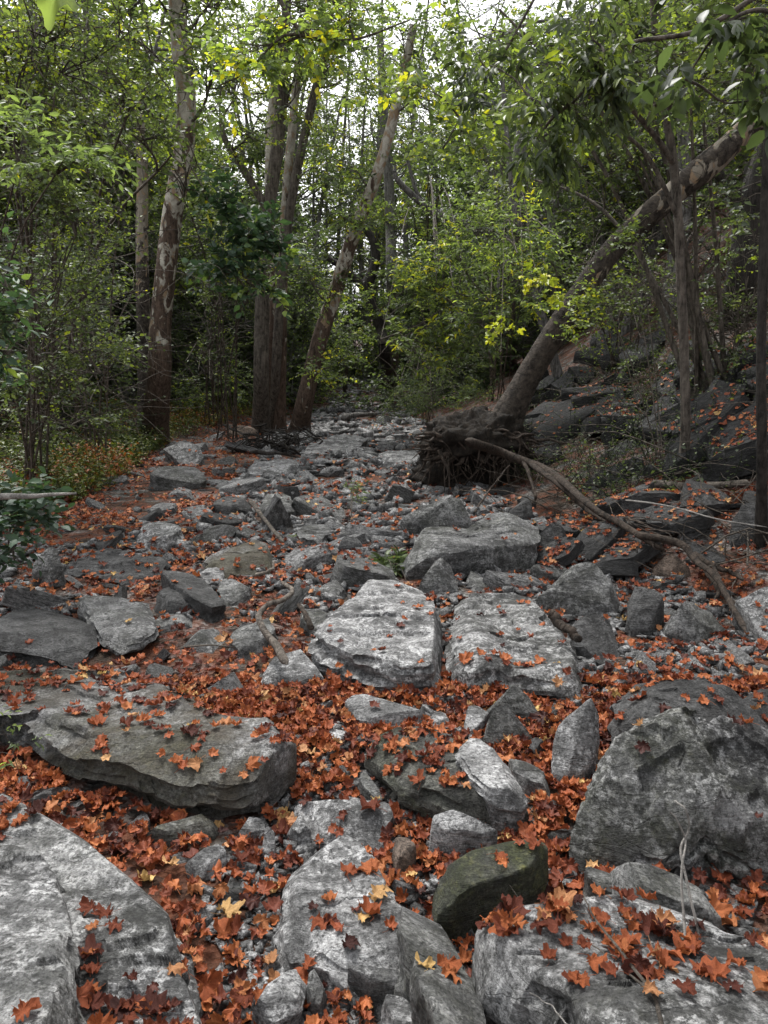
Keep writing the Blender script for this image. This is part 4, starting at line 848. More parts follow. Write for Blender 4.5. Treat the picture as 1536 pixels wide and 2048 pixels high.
tree('tree', 'tree', 'thick dark forked tree deep in the shade of the bank', [(1490,640,None,32),(1486,560,12,28),(1490,470,12,25),(1505,390,12,22),(1530,300,12,18),(1560,200,12,15)],
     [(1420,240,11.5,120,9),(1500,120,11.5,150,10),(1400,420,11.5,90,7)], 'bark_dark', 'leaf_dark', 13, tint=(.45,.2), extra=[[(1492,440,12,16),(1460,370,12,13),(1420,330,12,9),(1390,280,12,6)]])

# the great leaning sycamore with its torn root plate
rgL = np.random.default_rng(90)
Wl = px_path([(1006,884,9.3,31),(1018,830,9.2,28),(1052,762,9.1,24),(1097,684,9.0,23),(1150,605,8.95,23),(1215,512,8.9,22),(1280,446,8.85,22),(1350,385,8.8,21),(1405,338,8.8,24),(1455,295,8.8,22),(1500,252,8.8,21),(1600,170,8.8,21)])
Vt, Ft_, Pt = trunk_geo(Wl, 26, 90, flare=.25, rough=.14, seed=3)
base_p = at(1000, 985); lean = empty('leaning_tree', base_p, 'massive mottled sycamore leaning far over from a torn-up root mass', 'tree')
mesh('trunk', Vt, Ft_, M['syc_low'], lean, True, origin=base_p)
sh = at(930, 1000); sc_ = pd(950, 885, 9.1)
# root mass: ragged clump, hollow below
th, ph = np.meshgrid(np.linspace(0, 2 * np.pi, 72, endpoint=False), np.linspace(.02, np.pi * .98, 36))
sx = np.sin(ph) * np.cos(th); sy = np.sin(ph) * np.sin(th); szz = np.cos(ph)
dd = np.stack([sx, sy, szz], -1).reshape(-1, 3)
rad = 1 + .50 * fbm(dd * 2.4, 700, 5, .66) + .16 * np.abs(fbm(dd * 7, 710, 3))
cl = sc_ + dd * rad[:, None] * np.array([.62, .45, .36]); low = np.clip(-(dd[:, 2]), 0, 1)
cl[:, 1] += low * .35
k = np.arange(35 * 72); i, j = k // 72, k % 72; fq = np.stack([i * 72 + j, i * 72 + (j + 1) % 72, (i + 1) * 72 + (j + 1) % 72, (i + 1) * 72 + j], 1)
mesh('root_plate', cl, fq[:, ::-1], M['pit'], lean, True, origin=base_p)
hol = pd(965, 950, 9.55); cl2 = hol + dd * rad[:, None] * np.array([.85, .40, .46]); mesh('soil_hollow_shade', cl2, fq[:, ::-1], M['pit'], lean, True, origin=base_p)  # near-black mass: its colour stands in for shade in the void under the roots
rp = []
for q in range(80):          # fine roots hanging from and wrapping the plate
    a = rgL.uniform(0, 2 * np.pi); s0 = sc_ + np.array([.55 * math.cos(a), -.30 + .1 * rgL.normal(), .16 * math.sin(a)]) * rgL.uniform(.7, 1.05)
    e = s0 + np.array([rgL.normal(0, .25), rgL.uniform(-.25, .1), -rgL.uniform(.1, .55)])
    rp.append(tubes(bez(s0[None], e[None], 8, rgL, .07, .0), np.linspace(rgL.uniform(.006, .026), .003, 8)[None], 5))
for q in range(110):
    a = rgL.uniform(0, 2 * np.pi); d_ = np.array([math.cos(a), -.5, .5 * math.sin(a)]); s0 = sc_ + d_ * np.array([.45, .6, .30]) * rgL.uniform(.5, 1.1)
    e = s0 + d_ * np.array([rgL.uniform(.2, .5), .2, rgL.uniform(.0, .25)]); rp.append(tubes(bez(s0[None], e[None], 8, rgL, .09, .03), np.linspace(rgL.uniform(.015, .05), .008, 8)[None], 6))
v, f = cat_geo(rp); o = mesh('fine_roots', v, f, M['root'], lean, True, origin=base_p)
rc = rgL.normal
def root_line(pts, r0, r1, n=70, name='root', mat='root', parent=lean, sides=10, org=base_p, lift=.05, wob=.25):
    w = []
    for a in pts:
        p = at(a[0], a[1], a[2] if len(a) > 2 else lift); w.append(p)
    q = spline(np.array(w), n); nn = np.stack([fbm(P3(np.linspace(0, 6, n), np.full(n, 3.3 * len(pts) + r0 * 100)), 800 + kk, 3) for kk in range(3)], 1)
    q = q + nn * min(r0, .02) * wob * 4; rr = np.linspace(r0, r1, n) * (1 + .14 * fbm(P3(np.linspace(0, 5, n), np.full(n, 1.)), 820, 3)); rr[-1] = .001; rr[-2] *= .7; rr[0] *= .15; rr[1] *= .7
    v, f = tubes(q, rr, sides); d = v - np.repeat(q, sides, 0)
    v = np.repeat(q, sides, 0) + d * (1 + .25 * np.sin(np.tile(np.arange(sides), n) * 2.1 + np.repeat(np.linspace(0, 14, n), sides)) * .6)[:, None]
    return mesh(name, v, f, M[mat], parent, True, origin=org)
root_line([(930,880,.85),(985,896,.66),(1040,918,.5),(1085,935,.42),(1125,962,.40),(1165,1000,.36),(1200,1028,.32),(1240,1050,.28),(1290,1082,.24),(1330,1100,.2)], .052, .018)
root_line([(1060,925,.48),(1130,978,.34),(1180,1022,.2),(1230,1055,.12),(1285,1090,.08),(1335,1106,.05)], .030, .012)
root_line([(1270,1070,.28),(1330,1078,.28),(1370,1090,.26),(1395,1120,.22),(1430,1152,.2),(1462,1200,.14),(1490,1260,.08)], .032, .016)
root_line([(1385,1105,.14),(1425,1130,.12),(1460,1146,.08),(1490,1160,.08)], .026, .012)
root_line([(1400,1125,.12),(1440,1180,.1),(1500,1240,.06),(1530,1265,.04)], .018, .008)
root_line([(1020,930,.4),(980,980,.2),(950,1024,.05)], .012, .010)
root_line([(1045,918,.5),(1070,990,.2),(1060,1010,.1)], .02, .01)
root_line([(1425,1128,.12),(1440,1170,.12),(1425,1215,.06)], .014, .008)
for q in range(26):
    a = rgL.uniform(0, 1); x0 = 1060 + 260 * a; y0 = 935 + 140 * a
    root_line([(x0, y0, .25), (x0 + rgL.uniform(-40, 90), y0 + rgL.uniform(0, 40), .22), (x0 + rgL.uniform(-60, 150), y0 + rgL.uniform(10, 70), .04)], rgL.uniform(.004, .009), .002, 14, sides=4)
tg, lg = crown([B(1180,640,8.2,60,6), B(1110,650,8.4,40,4), B(1160,590,8.3,45,4)], Pt, rgL, 'oval', .05, 5, 8, .25, (.75,.15), limb_r=.008)
v, f = cat_geo(tg); mesh('sprouts', v, f, M['twig'], lean, True, origin=base_p); mesh('sprout_leaves', lg[0], lg[1], M['leaf_mid'], lean, attr=lg[2], origin=base_p)

# ---- shrubs and saplings
def shrub(name, label, base, blobs, leafm, seed, stems=6, cat='shrub', group=None, twigm='twig', bare=0, base_dep=None, **kw):
    rg = np.random.default_rng(seed); b0 = at(*base) if base_dep is None else pd(*base, base_dep)
    if base_dep is not None: b0[2] = gz(b0[0], b0[1])
    root = empty(name, b0, label, cat, group); bl = [B(*b) for b in blobs]
    stemsP, R0 = [], []
    for q in range(stems):
        c, r, _ = bl[q % len(bl)]; e = c + rg.normal(size=3) * r * .5; s0 = b0 + np.array([rg.normal(0, .12), rg.normal(0, .12), -.05])
        m = (s0 + e) / 2 + np.array([0, 0, .25 * np.linalg.norm((e - s0)[:2])]); stemsP.append(spline([s0, m, e], 14))
    SP = np.array(stemsP); v, f = tubes(SP, np.tile(np.linspace(kw.get('limb_r', .02), kw.get('limb_r', .02) * .4, 14), (stems, 1)), 6)
    if bare:
        i = rg.integers(0, stems, bare); j = rg.integers(4, 12, bare); s1 = SP[i, j]; d = unit(rg.normal(size=(bare, 3)) * np.array([1, .7, .5]) + np.array([0, 0, .2]))
        bb = bez(s1, s1 + d * rg.uniform(.5, 1.9, bare)[:, None], 9, rg, .10, .1); v3, f3 = tubes(bb, np.tile(np.linspace(.008, .002, 9), (bare, 1)), 3); v, f = cat_geo([(v, f), (v3, f3)])
    mesh('stems', v, f, M[twigm], root, True, origin=b0)
    tg, lg = crown(bl, SP.reshape(-1, 3), rg, **kw); v, f = cat_geo(tg); mesh('twig_sprays', v, f, M[twigm], root, True, origin=b0)
    mesh('foliage', lg[0], lg[1], M[leafm], root, attr=lg[2], origin=b0); return root
sm = dict(size=.055, twl=.32, limb_r=.016)
shrub('shrub', 'dark fine-leaved shrub with arching bare stems at the frame edge', (60,960), [(40,330,7.5,160,20),(60,560,7.5,150,16),(150,420,7.5,120,14),(20,760,7.5,120,12),(160,700,7.5,110,10)], 'leaf_dark', 21, 10, bare=60, tint=(.5,.2), **sm)
shrub('shrub', 'dense dark thicket bush in front of the tall white sycamore', (200,930), [(130,560,9.5,110,12),(170,430,9.5,90,7),(160,680,9.5,90,8),(90,820,9.5,110,9),(190,830,9.5,60,5)], 'leaf_dark', 22, 9, bare=70, tint=(.55,.2), **sm)
shrub('shrub', 'tangled bush with bare grey twigs between the sycamore and the clump', (430,850), [(440,600,14,60,4),(430,740,14,60,5),(440,480,14,70,5)], 'leaf_dark', 23, 8, bare=70, tint=(.6,.2), size=.06, twl=.35, limb_r=.018)
shrub('shrub', 'fine green juniper-like bush low behind the furrowed trunk', (430,835), [(400,780,19,80,18,.7),(470,760,20,70,14,.7),(440,700,21,90,14),(350,720,21,80,12)], 'leaf_mid', 24, 5, tint=(.45,.2), size=.07, twl=.4, limb_r=.02, lv=12)
shrub('sapling', 'tall thin-leaved tree reaching over the bank in the upper corner', (100,900), [(60,60,8,170,18),(170,120,8.5,140,14),(40,200,8,150,16),(250,260,9,110,10),(120,300,8.5,120,12)], 'leaf_dark', 25, 7, 'tree', bare=40, tint=(.6,.22), size=.06, twl=.35, limb_r=.03)
shrub('sapling', 'blue-green broad-leaved sapling spreading in front of the clump', (455,880), [(450,420,13,70,6),(500,470,12.5,80,9),(430,520,12.6,70,7),(560,500,12.5,60,6),(520,560,12.6,50,5)], 'leaf_teal', 26, 5, 'sapling', leaf='oval', tint=(.5,.2), size=.14, twl=.4, limb_r=.02, lv=7)
shrub('shrub', 'mid-green broad-leaved bush under the slanting trees across the creek', (850,800), [(830,560,13,80,9),(880,620,12.5,90,9),(930,540,13,80,8),(850,690,12.5,80,8),(960,640,12,80,7)], 'leaf_mid', 27, 6, leaf='lance', tint=(.62,.22), size=.12, twl=.4, limb_r=.02, lv=9)
shrub('shrub', 'yellowing green bush glowing above the leaning trunk', (990,800), [(960,460,12,80,14),(1040,450,12,80,14),(1090,500,11.5,60,8),(900,500,12.5,80,10),(1010,560,11.5,80,12),(1060,600,11,60,7),(960,640,11.5,70,8),(860,560,12.5,70,8)], 'leaf_bright', 28, 7, leaf='lance', tint=(.45,.25), size=.09, twl=.4, limb_r=.018, lv=9, bare=20)
shrub('shrub', 'wispy grey-green willow-like bush where the bank meets the creek', (850,850), [(800,790,15,60,16,.8),(870,780,13.5,70,18,.8),(920,730,13,60,12),(840,710,14.5,60,10),(950,800,11.5,50,10)], 'leaf_mid', 29, 9, leaf='lance', tint=(.45,.2), size=.05, twl=.5, limb_r=.01, lv=14, bare=60)
shrub('shrub', 'green bush at the creek bend between the slanting sycamore and the path of stones', (690,790), [(670,700,27,60,14),(640,600,28,80,14),(690,640,29,60,10),(610,690,24,60,9)], 'leaf_bright', 30, 5, tint=(.4,.2), size=.12, twl=.5, limb_r=.03)
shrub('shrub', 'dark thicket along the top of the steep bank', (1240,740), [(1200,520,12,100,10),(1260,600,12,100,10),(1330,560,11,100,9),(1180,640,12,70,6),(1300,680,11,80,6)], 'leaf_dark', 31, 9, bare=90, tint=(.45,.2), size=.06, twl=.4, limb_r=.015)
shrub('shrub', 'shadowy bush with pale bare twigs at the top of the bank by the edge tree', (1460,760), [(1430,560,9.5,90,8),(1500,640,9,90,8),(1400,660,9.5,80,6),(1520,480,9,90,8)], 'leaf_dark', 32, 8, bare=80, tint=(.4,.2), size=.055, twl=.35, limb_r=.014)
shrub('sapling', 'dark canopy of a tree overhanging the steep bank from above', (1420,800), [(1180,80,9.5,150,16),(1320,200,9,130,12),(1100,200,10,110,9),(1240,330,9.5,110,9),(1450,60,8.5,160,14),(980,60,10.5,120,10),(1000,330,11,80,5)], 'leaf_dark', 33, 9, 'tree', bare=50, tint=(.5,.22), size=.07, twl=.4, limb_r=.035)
shrub('sapling', 'blue-green sapling leaves reaching in at the frame edge', (-140,1010), [(10,560,4.2,60,4),(40,640,4.2,60,4),(0,700,4.3,60,4)], 'leaf_teal', 34, 4, 'sapling', leaf='oval', tint=(.5,.25), size=.065, twl=.25, limb_r=.012, lv=6)
shrub('sapling', 'bright green compound-leaved twig crossing in front of the thicket', (-60,1000), [(60,330,6,50,3,.4),(150,320,6,60,4,.4),(30,270,6,50,3,.5)], 'leaf_bright', 35, 3, 'sapling', leaf='lance', tint=(.45,.15), size=.09, twl=.35, limb_r=.014, lv=9)
shrub('sapling', 'leafy sprig beside the grey boulder at the bank', (20,1130), [(40,1040,4.7,60,5),(20,1100,4.5,60,5),(80,1010,4.9,40,3)], 'leaf_teal', 36, 4, 'sapling', leaf='oval', tint=(.3,.15), size=.075, twl=.2, limb_r=.008, lv=6)
shrub('weed', 'small green weed rooted behind the big central boulder', (790,1160), [(790,1130,5.6,26,5,.6)], 'leaf_dark', 37, 4, 'plant', leaf='lance', tint=(.35,.1), size=.10, twl=.12, limb_r=.004, lv=6)
shrub('weed', 'little bright weed growing beside the driftwood', (600,1110), [(596,1090,6.7,22,5)], 'leaf_mid', 38, 4, 'plant', leaf='lance', tint=(.6,.1), size=.06, twl=.12, limb_r=.003, lv=6)
shrub('weed', 'thin stalky weed standing in the far creek bed', (715,1060), [(718,1010,8.2,18,3),(712,980,8.2,12,2)], 'leaf_mid', 39, 4, 'plant', leaf='lance', tint=(.5,.1), size=.06, twl=.12, limb_r=.003, lv=5)
shrub('weed', 'delicate light green seedling at the edge of the brown-stained slab', (30,1530), [(20,1440,2.5,26,2),(50,1480,2.5,20,2),(22,1512,2.5,18,1)], 'leaf_bright', 40, 3, 'plant', leaf='lance', tint=(.5,.1), size=.028, twl=.04, limb_r=.0015, lv=4, tw=2)
# the yellow vine leaves before the leaning trunk
shrub('sapling', 'thin sapling with a few clear yellow leaves in front of the leaning trunk', (1010,800), [(1080,590,8,50,2),(980,680,8,40,2),(1090,560,8,40,2)], 'leaf_yellow', 41, 3, 'sapling', leaf='lobed', tint=(.4,.3), size=.13, twl=.2, limb_r=.006, lv=3, tw=3)

shrub('vine', 'small-leaved vine climbing across the middle of the leaning trunk', (1330,930), [(1250,480,8.2,55,4,.6),(1180,570,8.3,40,3,.6)], 'leaf_dark', 43, 4, 'vine', tint=(.6,.2), size=.055, twl=.3, limb_r=.007, lv=9)
# ---- boughs that hang into view from trees outside the frame
def bough(label, pts, r0, blobs, leafm, seed, **kw):
    rg = np.random.default_rng(seed); w = np.array([pd(a, b, d) for a, b, d in pts]); q = spline(w, 30); v, f = tubes(q, np.linspace(r0, r0 * .25, 30)[None], 7)
    root = empty('overhanging_branch', w[0], label, 'branch'); mesh('branch', v, f, M['twig'], root, True, origin=w[0])
    tg, lg = crown([B(*b) for b in blobs], q, rg, **kw); v, f = cat_geo(tg); mesh('twig_sprays', v, f, M['twig'], root, True, origin=w[0])
    mesh('leaves', lg[0], lg[1], M[leafm], root, attr=lg[2], origin=w[0])
bough('drooping branch of dark oval leaves hanging before the pale sky gap', [(1560,-40,4.2),(1400,60,4.2),(1250,90,4.3),(1150,170,4.5),(1080,270,4.6)], .016, [(1240,150,4.3,70,5),(1140,190,4.4,70,5),(1080,270,4.6,60,4),(1180,60,4.5,80,5),(980,130,5,60,3)], 'leaf_dark', 51, leaf='lance', size=.085, twl=.24, tint=(.4,.22), droop=.6, lv=9, limb_r=.01, tw=8)
bough('branch with big bright pointed leaves in the upper corner', [(1620,60,2.6),(1520,20,2.6),(1440,60,2.6),(1370,160,2.7)], .010, [(1500,30,2.6,50,3),(1420,40,2.6,50,3),(1370,170,2.7,45,2),(1500,200,2.7,50,3)], 'leaf_bright', 52, leaf='oval', size=.07, twl=.14, tint=(.08,.2), droop=.7, lv=6, limb_r=.006, tw=3)
bough('long leafy twig with small green leaves hanging over the creek', [(1100,-60,7),(1000,120,7),(930,220,7),(880,310,7)], .014, [(830,170,7,90,7),(900,280,7,80,6),(960,100,7,90,6),(1010,230,7,60,4)], 'leaf_mid', 53, leaf='oval', size=.075, twl=.3, tint=(.65,.2), droop=.3, lv=7, limb_r=.01)
bough('leafy bough with yellowing leaves along the top between the trunks', [(520,-80,9),(600,60,9),(700,80,9),(820,40,9)], .03, [(600,60,9,90,8),(500,90,9,80,6),(700,20,9,90,7),(440,170,9,70,5)], 'leaf_bright', 54, leaf='oval', size=.09, twl=.35, tint=(.65,.25), lv=8, limb_r=.02)
rgS = np.random.default_rng(55); q = spline(np.array([pd(-60, -120, 1.4), pd(40, -60, 1.4), pd(110, -25, 1.4)]), 12); sr = empty('overhanging_branch', q[0], 'single huge soft green leaf dangling at the top corner close to the camera', 'leaf')
v, f = tubes(q, np.linspace(.004, .002, 12)[None], 5); mesh('stalk', v, f, M['twig'], sr, True, origin=q[0])
hv, hf = LEAF_HI[3]; Rm = rot_from(np.array([.2, -.9, .35]), 2.6); hv2 = hv * .13; hv2 = hv2 @ Rm.T + pd(112, -8, 1.4); mesh('blade', hv2, hf, M['leaf_bright'], sr, True, attr=np.full(len(hv2), .72), origin=q[0])

tree('tree', 'tree', 'big tree added above the steep bank to shade it, mostly out of view', [(1750,980,None,40),(1760,600,6,34),(1740,200,6,28),(1700,-200,6,22)],  # added beyond the frame so its crown keeps the bank dark
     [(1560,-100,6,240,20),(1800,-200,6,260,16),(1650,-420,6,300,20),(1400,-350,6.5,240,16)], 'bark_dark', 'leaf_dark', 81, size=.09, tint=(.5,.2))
# ---- ground cover and the far wood
ru = np.random.default_rng(61); n = 12000
px_, py_ = [], []
yy = 7 * (30 / 7) ** ru.uniform(size=n); xx = np.interp(yy, _gy, _gx) + .1 - np.abs(ru.normal(0, 2.2, n)) * (yy / 9) ** .7 - .06 * (yy - 7)
keep = (fbm(P3(xx, yy) * .9, 930, 3) > -.15) & (np.interp(yy, _gy, _gx) - xx > -.2 - .8 * ru.uniform(size=n) * (yy > 9))
xx, yy = xx[keep], yy[keep]; n = len(xx); b0 = P3(xx, yy, gz(xx, yy)); hgt = ru.uniform(.08, .42, n); e = b0 + np.column_stack([ru.normal(0, .09, n), ru.normal(0, .09, n), hgt])
st = bez(b0, e, 3, ru, .1); J = 7; t = np.tile(np.linspace(.3, 1, J), n); si = np.repeat(np.arange(n), J); lp = b0[si] * (1 - t[:, None]) + e[si] * t[:, None]
ld = ru.normal(size=(n * J, 3)) * np.array([1, 1, .35]); V1, F1, T1 = leaves(lp, ld, np.array([0, 0, 1.]) + ru.normal(size=(n * J, 3)) * .4, ru.uniform(.03, .075, n * J), np.clip(.62 + .25 * fbm(P3(lp[:, 0], lp[:, 1]), 940, 2) * 2 + ru.normal(0, .18, n * J), 0, 1), 'q')
v, f = tubes(st, np.full((n, 3), .002), 3); V2, F2 = cat_geo([(V1, F1), (v, f)])
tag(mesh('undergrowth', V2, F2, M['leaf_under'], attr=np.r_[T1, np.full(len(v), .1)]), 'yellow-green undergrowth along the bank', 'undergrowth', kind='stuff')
# brush and leafy shoots on the steep bank
n = 5200; yy = 5.5 * (16 / 5.5) ** ru.uniform(size=n); xx = np.interp(yy, _fy, _fx) + .5 + 7 * ru.uniform(size=n) ** 1.1
keep = fbm(P3(xx, yy) * .8, 970, 3) > -.05 - .1 * (xx > 4); xx, yy = xx[keep], yy[keep]; n = len(xx); b0 = P3(xx, yy, gz(xx, yy)); e = b0 + np.column_stack([ru.normal(0, .14, n), ru.normal(0, .14, n), ru.uniform(.05, .5, n)])
st = bez(b0, e, 4, ru, .16); J = 6; t = np.tile(np.linspace(.3, 1, J), n); si = np.repeat(np.arange(n), J); lp = b0[si] * (1 - t[:, None]) + e[si] * t[:, None]
V1, F1, T1 = leaves(lp, ru.normal(size=(n * J, 3)) * np.array([1, 1, .35]), np.array([0, 0, 1.]) + ru.normal(size=(n * J, 3)) * .4, ru.uniform(.02, .06, n * J), np.clip(.4 + ru.normal(0, .2, n * J), 0, .93), 'q')
v, f = tubes(st, np.full((n, 4), .003), 3); V2, F2 = cat_geo([(V1, F1), (v, f)])
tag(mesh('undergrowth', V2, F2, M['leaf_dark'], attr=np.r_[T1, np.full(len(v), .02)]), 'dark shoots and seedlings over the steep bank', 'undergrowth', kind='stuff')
n = 700; yy = 5. * (15 / 5.) ** ru.uniform(size=n); xx = np.interp(yy, _fy, _fx) - .2 + 5 * ru.uniform(size=n); b0 = P3(xx, yy, gz(xx, yy) + ru.uniform(.01, .12, n)); a = ru.uniform(0, 6.28, n); L_ = ru.uniform(.25, 1.3, n)
e = b0 + np.column_stack([np.cos(a) * L_, np.sin(a) * L_, ru.uniform(-.05, .3, n)]); e[:, 2] = np.maximum(e[:, 2], gz(e[:, 0], e[:, 1]) + .01); v, f = tubes(bez(b0, e, 7, ru, .1, .03), np.linspace(1, .3, 7)[None] * ru.uniform(.002, .009, n)[:, None], 4)
tag(mesh('dead_twigs', v, f, M['twig'], None, True), 'litter of dead twigs strewn over the steep bank', 'twig_sprays', kind='stuff')
def wood(name, label, spots, mat, seed, hgt=(9, 17), size=.2, dens=1., low=False, tint=(.5, .2)):
    rg = np.random.default_rng(seed); tg, L = [], []
    for x, y in spots:
        z = float(gz(x, y)); H = rg.uniform(*hgt); p = spline(np.array([[x, y, z - .2], [x + rg.normal(0, .5), y, z + H * .5], [x + rg.normal(0, 1.2), y, z + H]]), 12)
        if not low: tg.append(tubes(p, np.linspace(.22, .05, 12)[None] * rg.uniform(.5, 1.1), 7))
        bl = []
        for q in range(int(7 * dens) + 1):
            h = rg.uniform(.05 if low else .3, 1.05); rr = H * rg.uniform(.13, .24) * (1.25 - .5 * h)
            c = np.array([x + rg.normal(0, H * .14), y + rg.normal(0, H * .12), z + H * h]); bl.append((c, np.array([rr, rr, rr * .75]), 9))
        a, b = crown(bl, p, rg, 'q', size, 6, 8, .9, (tint[0] + rg.normal(0, .1), tint[1]), limb_r=.06); tg += a; L.append(b)
    tv, tf = cat_geo(tg); lv_, lf = cat_geo([(a, b) for a, b, _ in L]); r0 = tag(mesh(name, lv_, lf, M[mat], attr=np.concatenate([c for *_, c in L])), label, 'wood', kind='stuff')
    mesh('stems', tv, tf, M['bark_grey'], r0, True)
rw = np.random.default_rng(66)
def spots(n, y0, y1, fx):
    out = []
    while len(out) < n:
        y = rw.uniform(y0, y1); x = rw.uniform(-.62 * y, .62 * y)
        if fx(x, y): out.append((x, y))
    return out
wood('far_woods', 'far wood closing the view beyond the creek bend', spots(70, 32, 60, lambda x, y: abs(x + .035 * y) > 4 or y > 54), 'leaf_bright', 71, size=.26, hgt=(10, 17), tint=(.35, .18))
wood('far_woods', 'far crowns filling the sky gap beyond the end of the stony path', spots(20, 43, 60, lambda x, y: abs(x + .02 * y) < 9), 'leaf_mid', 79, size=.17, hgt=(13, 21), tint=(.6, .2))
wood('far_woods', 'tall thin crowns closing the sky gap above the creek bend', spots(14, 40, 54, lambda x, y: abs(x) < 12), 'leaf_mid', 76, size=.13, dens=.8, hgt=(17, 24), tint=(.5, .2))
wood('far_woods', 'green wood behind the shrubs on the low bank', spots(30, 20, 33, lambda x, y: x < -.30 * y), 'leaf_mid', 72, hgt=(7, 13), size=.18, tint=(.6, .2))
wood('far_woods', 'dark wood on the slope above the steep bank', spots(34, 13, 30, lambda x, y: x > 3.6), 'leaf_mid', 73, hgt=(4, 9), size=.13, tint=(.4, .2))
wood('far_understory', 'low bright bushes under the far wood', spots(140, 24, 56, lambda x, y: abs(x + .035 * y) > 2.3 or y > 45), 'leaf_bright', 74, hgt=(3, 6), size=.17, low=True, tint=(.3, .16))
wood('far_understory', 'bright green saplings behind the clump of trunks', spots(26, 21, 36, lambda x, y: -.36 * y < x < -.10 * y), 'leaf_bright', 78, hgt=(3, 6.5), size=.11, low=True, tint=(.42, .2))
wood('far_understory', 'bright bushes closing the end of the stony path', spots(26, 38, 50, lambda x, y: abs(x + .035 * y) < 6), 'leaf_bright', 77, hgt=(3, 7), size=.15, low=True, tint=(.42, .18))
wood('far_understory', 'low dark bushes on the bank', spots(42, 12, 26, lambda x, y: x < -4.4 and (y > 20 or x < -.35 * y)), 'leaf_mid', 75, hgt=(2, 4), size=.1, low=True, tint=(.4, .16))

# ---- dead wood
def stick(name, cat, label, pts, r0, r1, mat='drift', forks=(), lift=.04, wob=.2):
    w = np.array([at(a[0], a[1], a[2] if len(a) > 2 else lift) for a in pts]); root = empty(name, w[0], label, cat) if forks else None
    o = root_line(pts, r0, r1, 50, 'stem' if forks else name, mat, root, 8, w[0], lift, wob)
    if forks:
        for fk in forks: root_line(fk[0], fk[1], fk[2], 24, 'fork', mat, root, 6, w[0], lift, wob)
    else: tag(o, label, cat)
stick('driftwood', 'driftwood', 'grey curved piece of driftwood winding over the stones', [(572,1326,.22),(552,1290,.2),(524,1250,.2),(522,1226,.22),(540,1208,.24),(572,1196,.24),(584,1178,.22),(560,1160,.2)], .022, .012)
stick('driftwood', 'driftwood', 'short dark root-like stick beside the curved driftwood', [(622,1256,.14),(612,1236,.16),(596,1208,.16)], .02, .012, 'root')
stick('driftwood', 'driftwood', 'long dark limb bending down the mid creek bed', [(500,1000,.2),(512,1018,.18),(530,1040,.16),(556,1072,.14),(566,1086,.12)], .028, .012, 'bark')
stick('driftwood', 'driftwood', 'pale hooked stick lying on the wide brown-grey slab', [(510,1150,.16),(530,1144,.2),(546,1136,.2),(548,1120,.2)], .014, .008)
stick('log', 'log', 'dark short log on the edge of the cracked slab', [(1100,1226,.24),(1130,1252,.2),(1160,1282,.16)], .03, .022, 'root')
lw = spline(np.array([pd(-90, 1000, 4.0), pd(40, 993, 4.1), pd(155, 986, 4.2)]), 24); lw = lw + .006 * np.stack([fbm(P3(np.linspace(0, 5, 24), np.full(24, 2.)), 960 + k, 2) for k in range(3)], 1)
v, f = tubes(lw, np.linspace(.026, .006, 24), 8); tag(mesh('log', v, f, M['twig_pale'], None, True, origin=lw[0]), 'bleached white dead limb jutting over the weeds at the frame edge', 'log')
stick('log', 'log', 'thin brown log lying across the leafy bank below the slender tree', [(1300,968,.1),(1400,972,.1),(1500,965,.1)], .04, .03, 'bark', wob=.05)
stick('log', 'log', 'weathered log lying across the far creek bed', [(684,836,.2),(712,830,.24),(748,828,.2)], .10, .05, 'bark_grey', wob=.05)
stick('twig', 'twig', 'long thin bare twig crossing the leafy bank', [(1250,1000,.35),(1340,1012,.3),(1440,1040,.25),(1536,1054,.2)], .008, .005, 'twig_pale')
stick('twig', 'twig', 'dark wiry twig lying in leaves above the brown-stained slab', [(360,1296,.06),(420,1290,.08),(480,1296,.05)], .006, .003, 'twig')
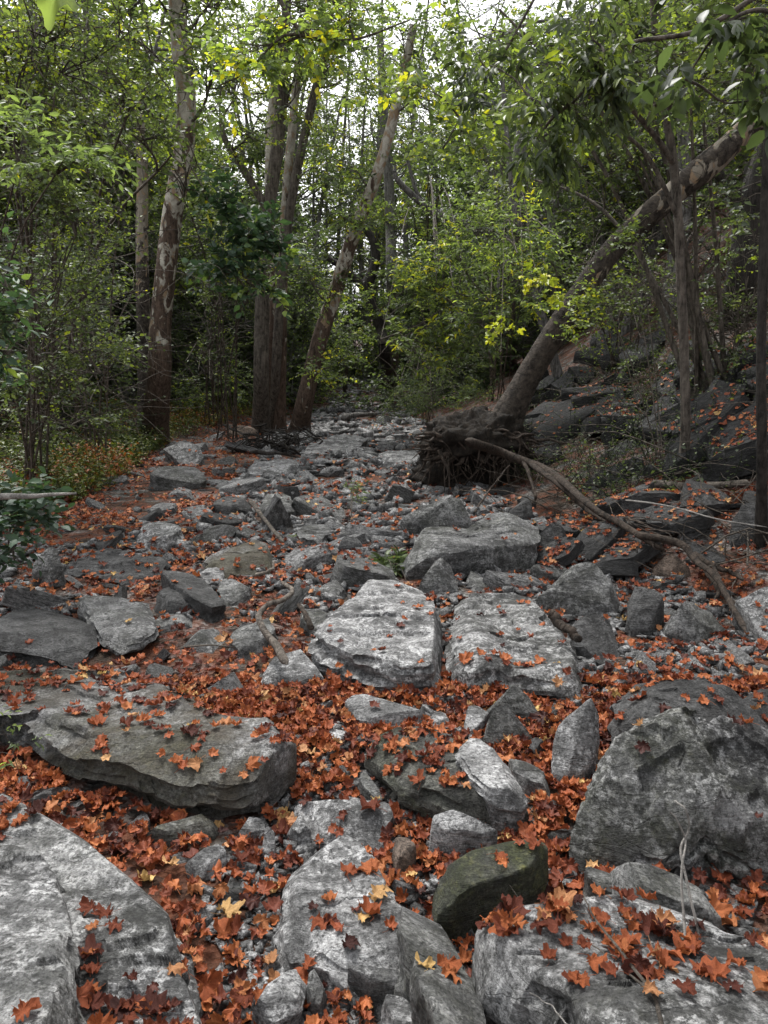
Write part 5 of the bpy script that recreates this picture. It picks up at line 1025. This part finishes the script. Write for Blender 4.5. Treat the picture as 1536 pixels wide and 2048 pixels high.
# standing pale seedlings and dark twigs over the corner block
def standing(label, lines, mat):
    b0 = at(*lines[0][0][0][:2]); root = empty('seedling', b0, label, 'seedling')
    for q, (pts, r0, r1) in enumerate(lines):
        w = np.array([pd(*p) for p in pts]); c = spline(w, 30); c += .004 * np.stack([fbm(P3(np.linspace(0, 7, 30), np.full(30, q * 3.)), 950 + k, 2) for k in range(3)], 1)
        v, f = tubes(c, np.linspace(r0, r1, 30), 6); mesh('stem', v, f, M[mat], root, True, origin=b0)
standing('pair of crossing thin whitish seedling stems standing before the huge boulder', [([(1392,2100,1.25),(1400,1980,1.4),(1396,1880,1.5),(1378,1780,1.55),(1362,1700,1.6),(1376,1660,1.62),(1370,1620,1.62),(1350,1600,1.65)], .0045, .002), ([(1385,2090,1.25),(1378,1960,1.4),(1370,1840,1.5),(1364,1740,1.55),(1372,1680,1.6),(1352,1640,1.6),(1340,1622,1.6)], .004, .0016)], 'twig_pale')
standing('dark bare twig slanting over the leaf-strewn corner block', [([(1330,2080,1.15),(1310,2000,1.25),(1240,1900,1.4),(1190,1840,1.5),(1166,1790,1.6)], .005, .0018), ([(1300,1985,1.27),(1230,1930,1.38),(1160,1910,1.45),(1070,1845,1.6),(1020,1770,1.7)], .003, .001), ([(1260,1925,1.37),(1200,1900,1.4),(1160,1870,1.5)], .002, .001)], 'twig')
standing('forked whitish twig lying across the bottom of the corner block', [([(1400,2080,1.15),(1330,2020,1.25),(1260,1930,1.38),(1200,1880,1.45)], .0045, .002), ([(1160,2080,1.2),(1110,2020,1.3),(1060,1985,1.35)], .002, .001)], 'twig_pale')
standing('fine arching dark stem rising beside the mossy slab', [([(1075,1700,2.4),(1070,1640,2.45),(1050,1600,2.5),(1035,1570,2.55)], .002, .001)], 'twig')
# brush pile of dead sticks at the foot of the clump
bp = at(545, 905); br = empty('brush_pile', bp, 'dark heap of dead sticks and roots at the foot of the furrowed trunk', 'brush pile'); rb = np.random.default_rng(99); tg = []
for q in range(170):
    c = bp + np.array([rb.normal(0, .38), rb.normal(.0, .2), abs(rb.normal(.14, .14))]); d = unit(rb.normal(size=3) * np.array([1, .6, .38])); L = rb.uniform(.2, .7)
    tg.append(tubes(bez((c - d * L / 2)[None], (c + d * L / 2)[None], 6, rb, .1), np.linspace(rb.uniform(.006, .022), .003, 6)[None], 4))
v, f = cat_geo(tg); mesh('sticks', v, f, M['bark_dark'], br, True, origin=bp)
for a, b in (((500, 905, .3), (600, 915, .1)), ((560, 890, .35), (605, 912, .05)), ((446, 850, .3), (500, 880, .2))):
    root_line([a, ((a[0] + b[0]) / 2, (a[1] + b[1]) / 2 - 4, .25), b], .035, .015, 20, 'limb', 'bark_dark', br, 7, bp)
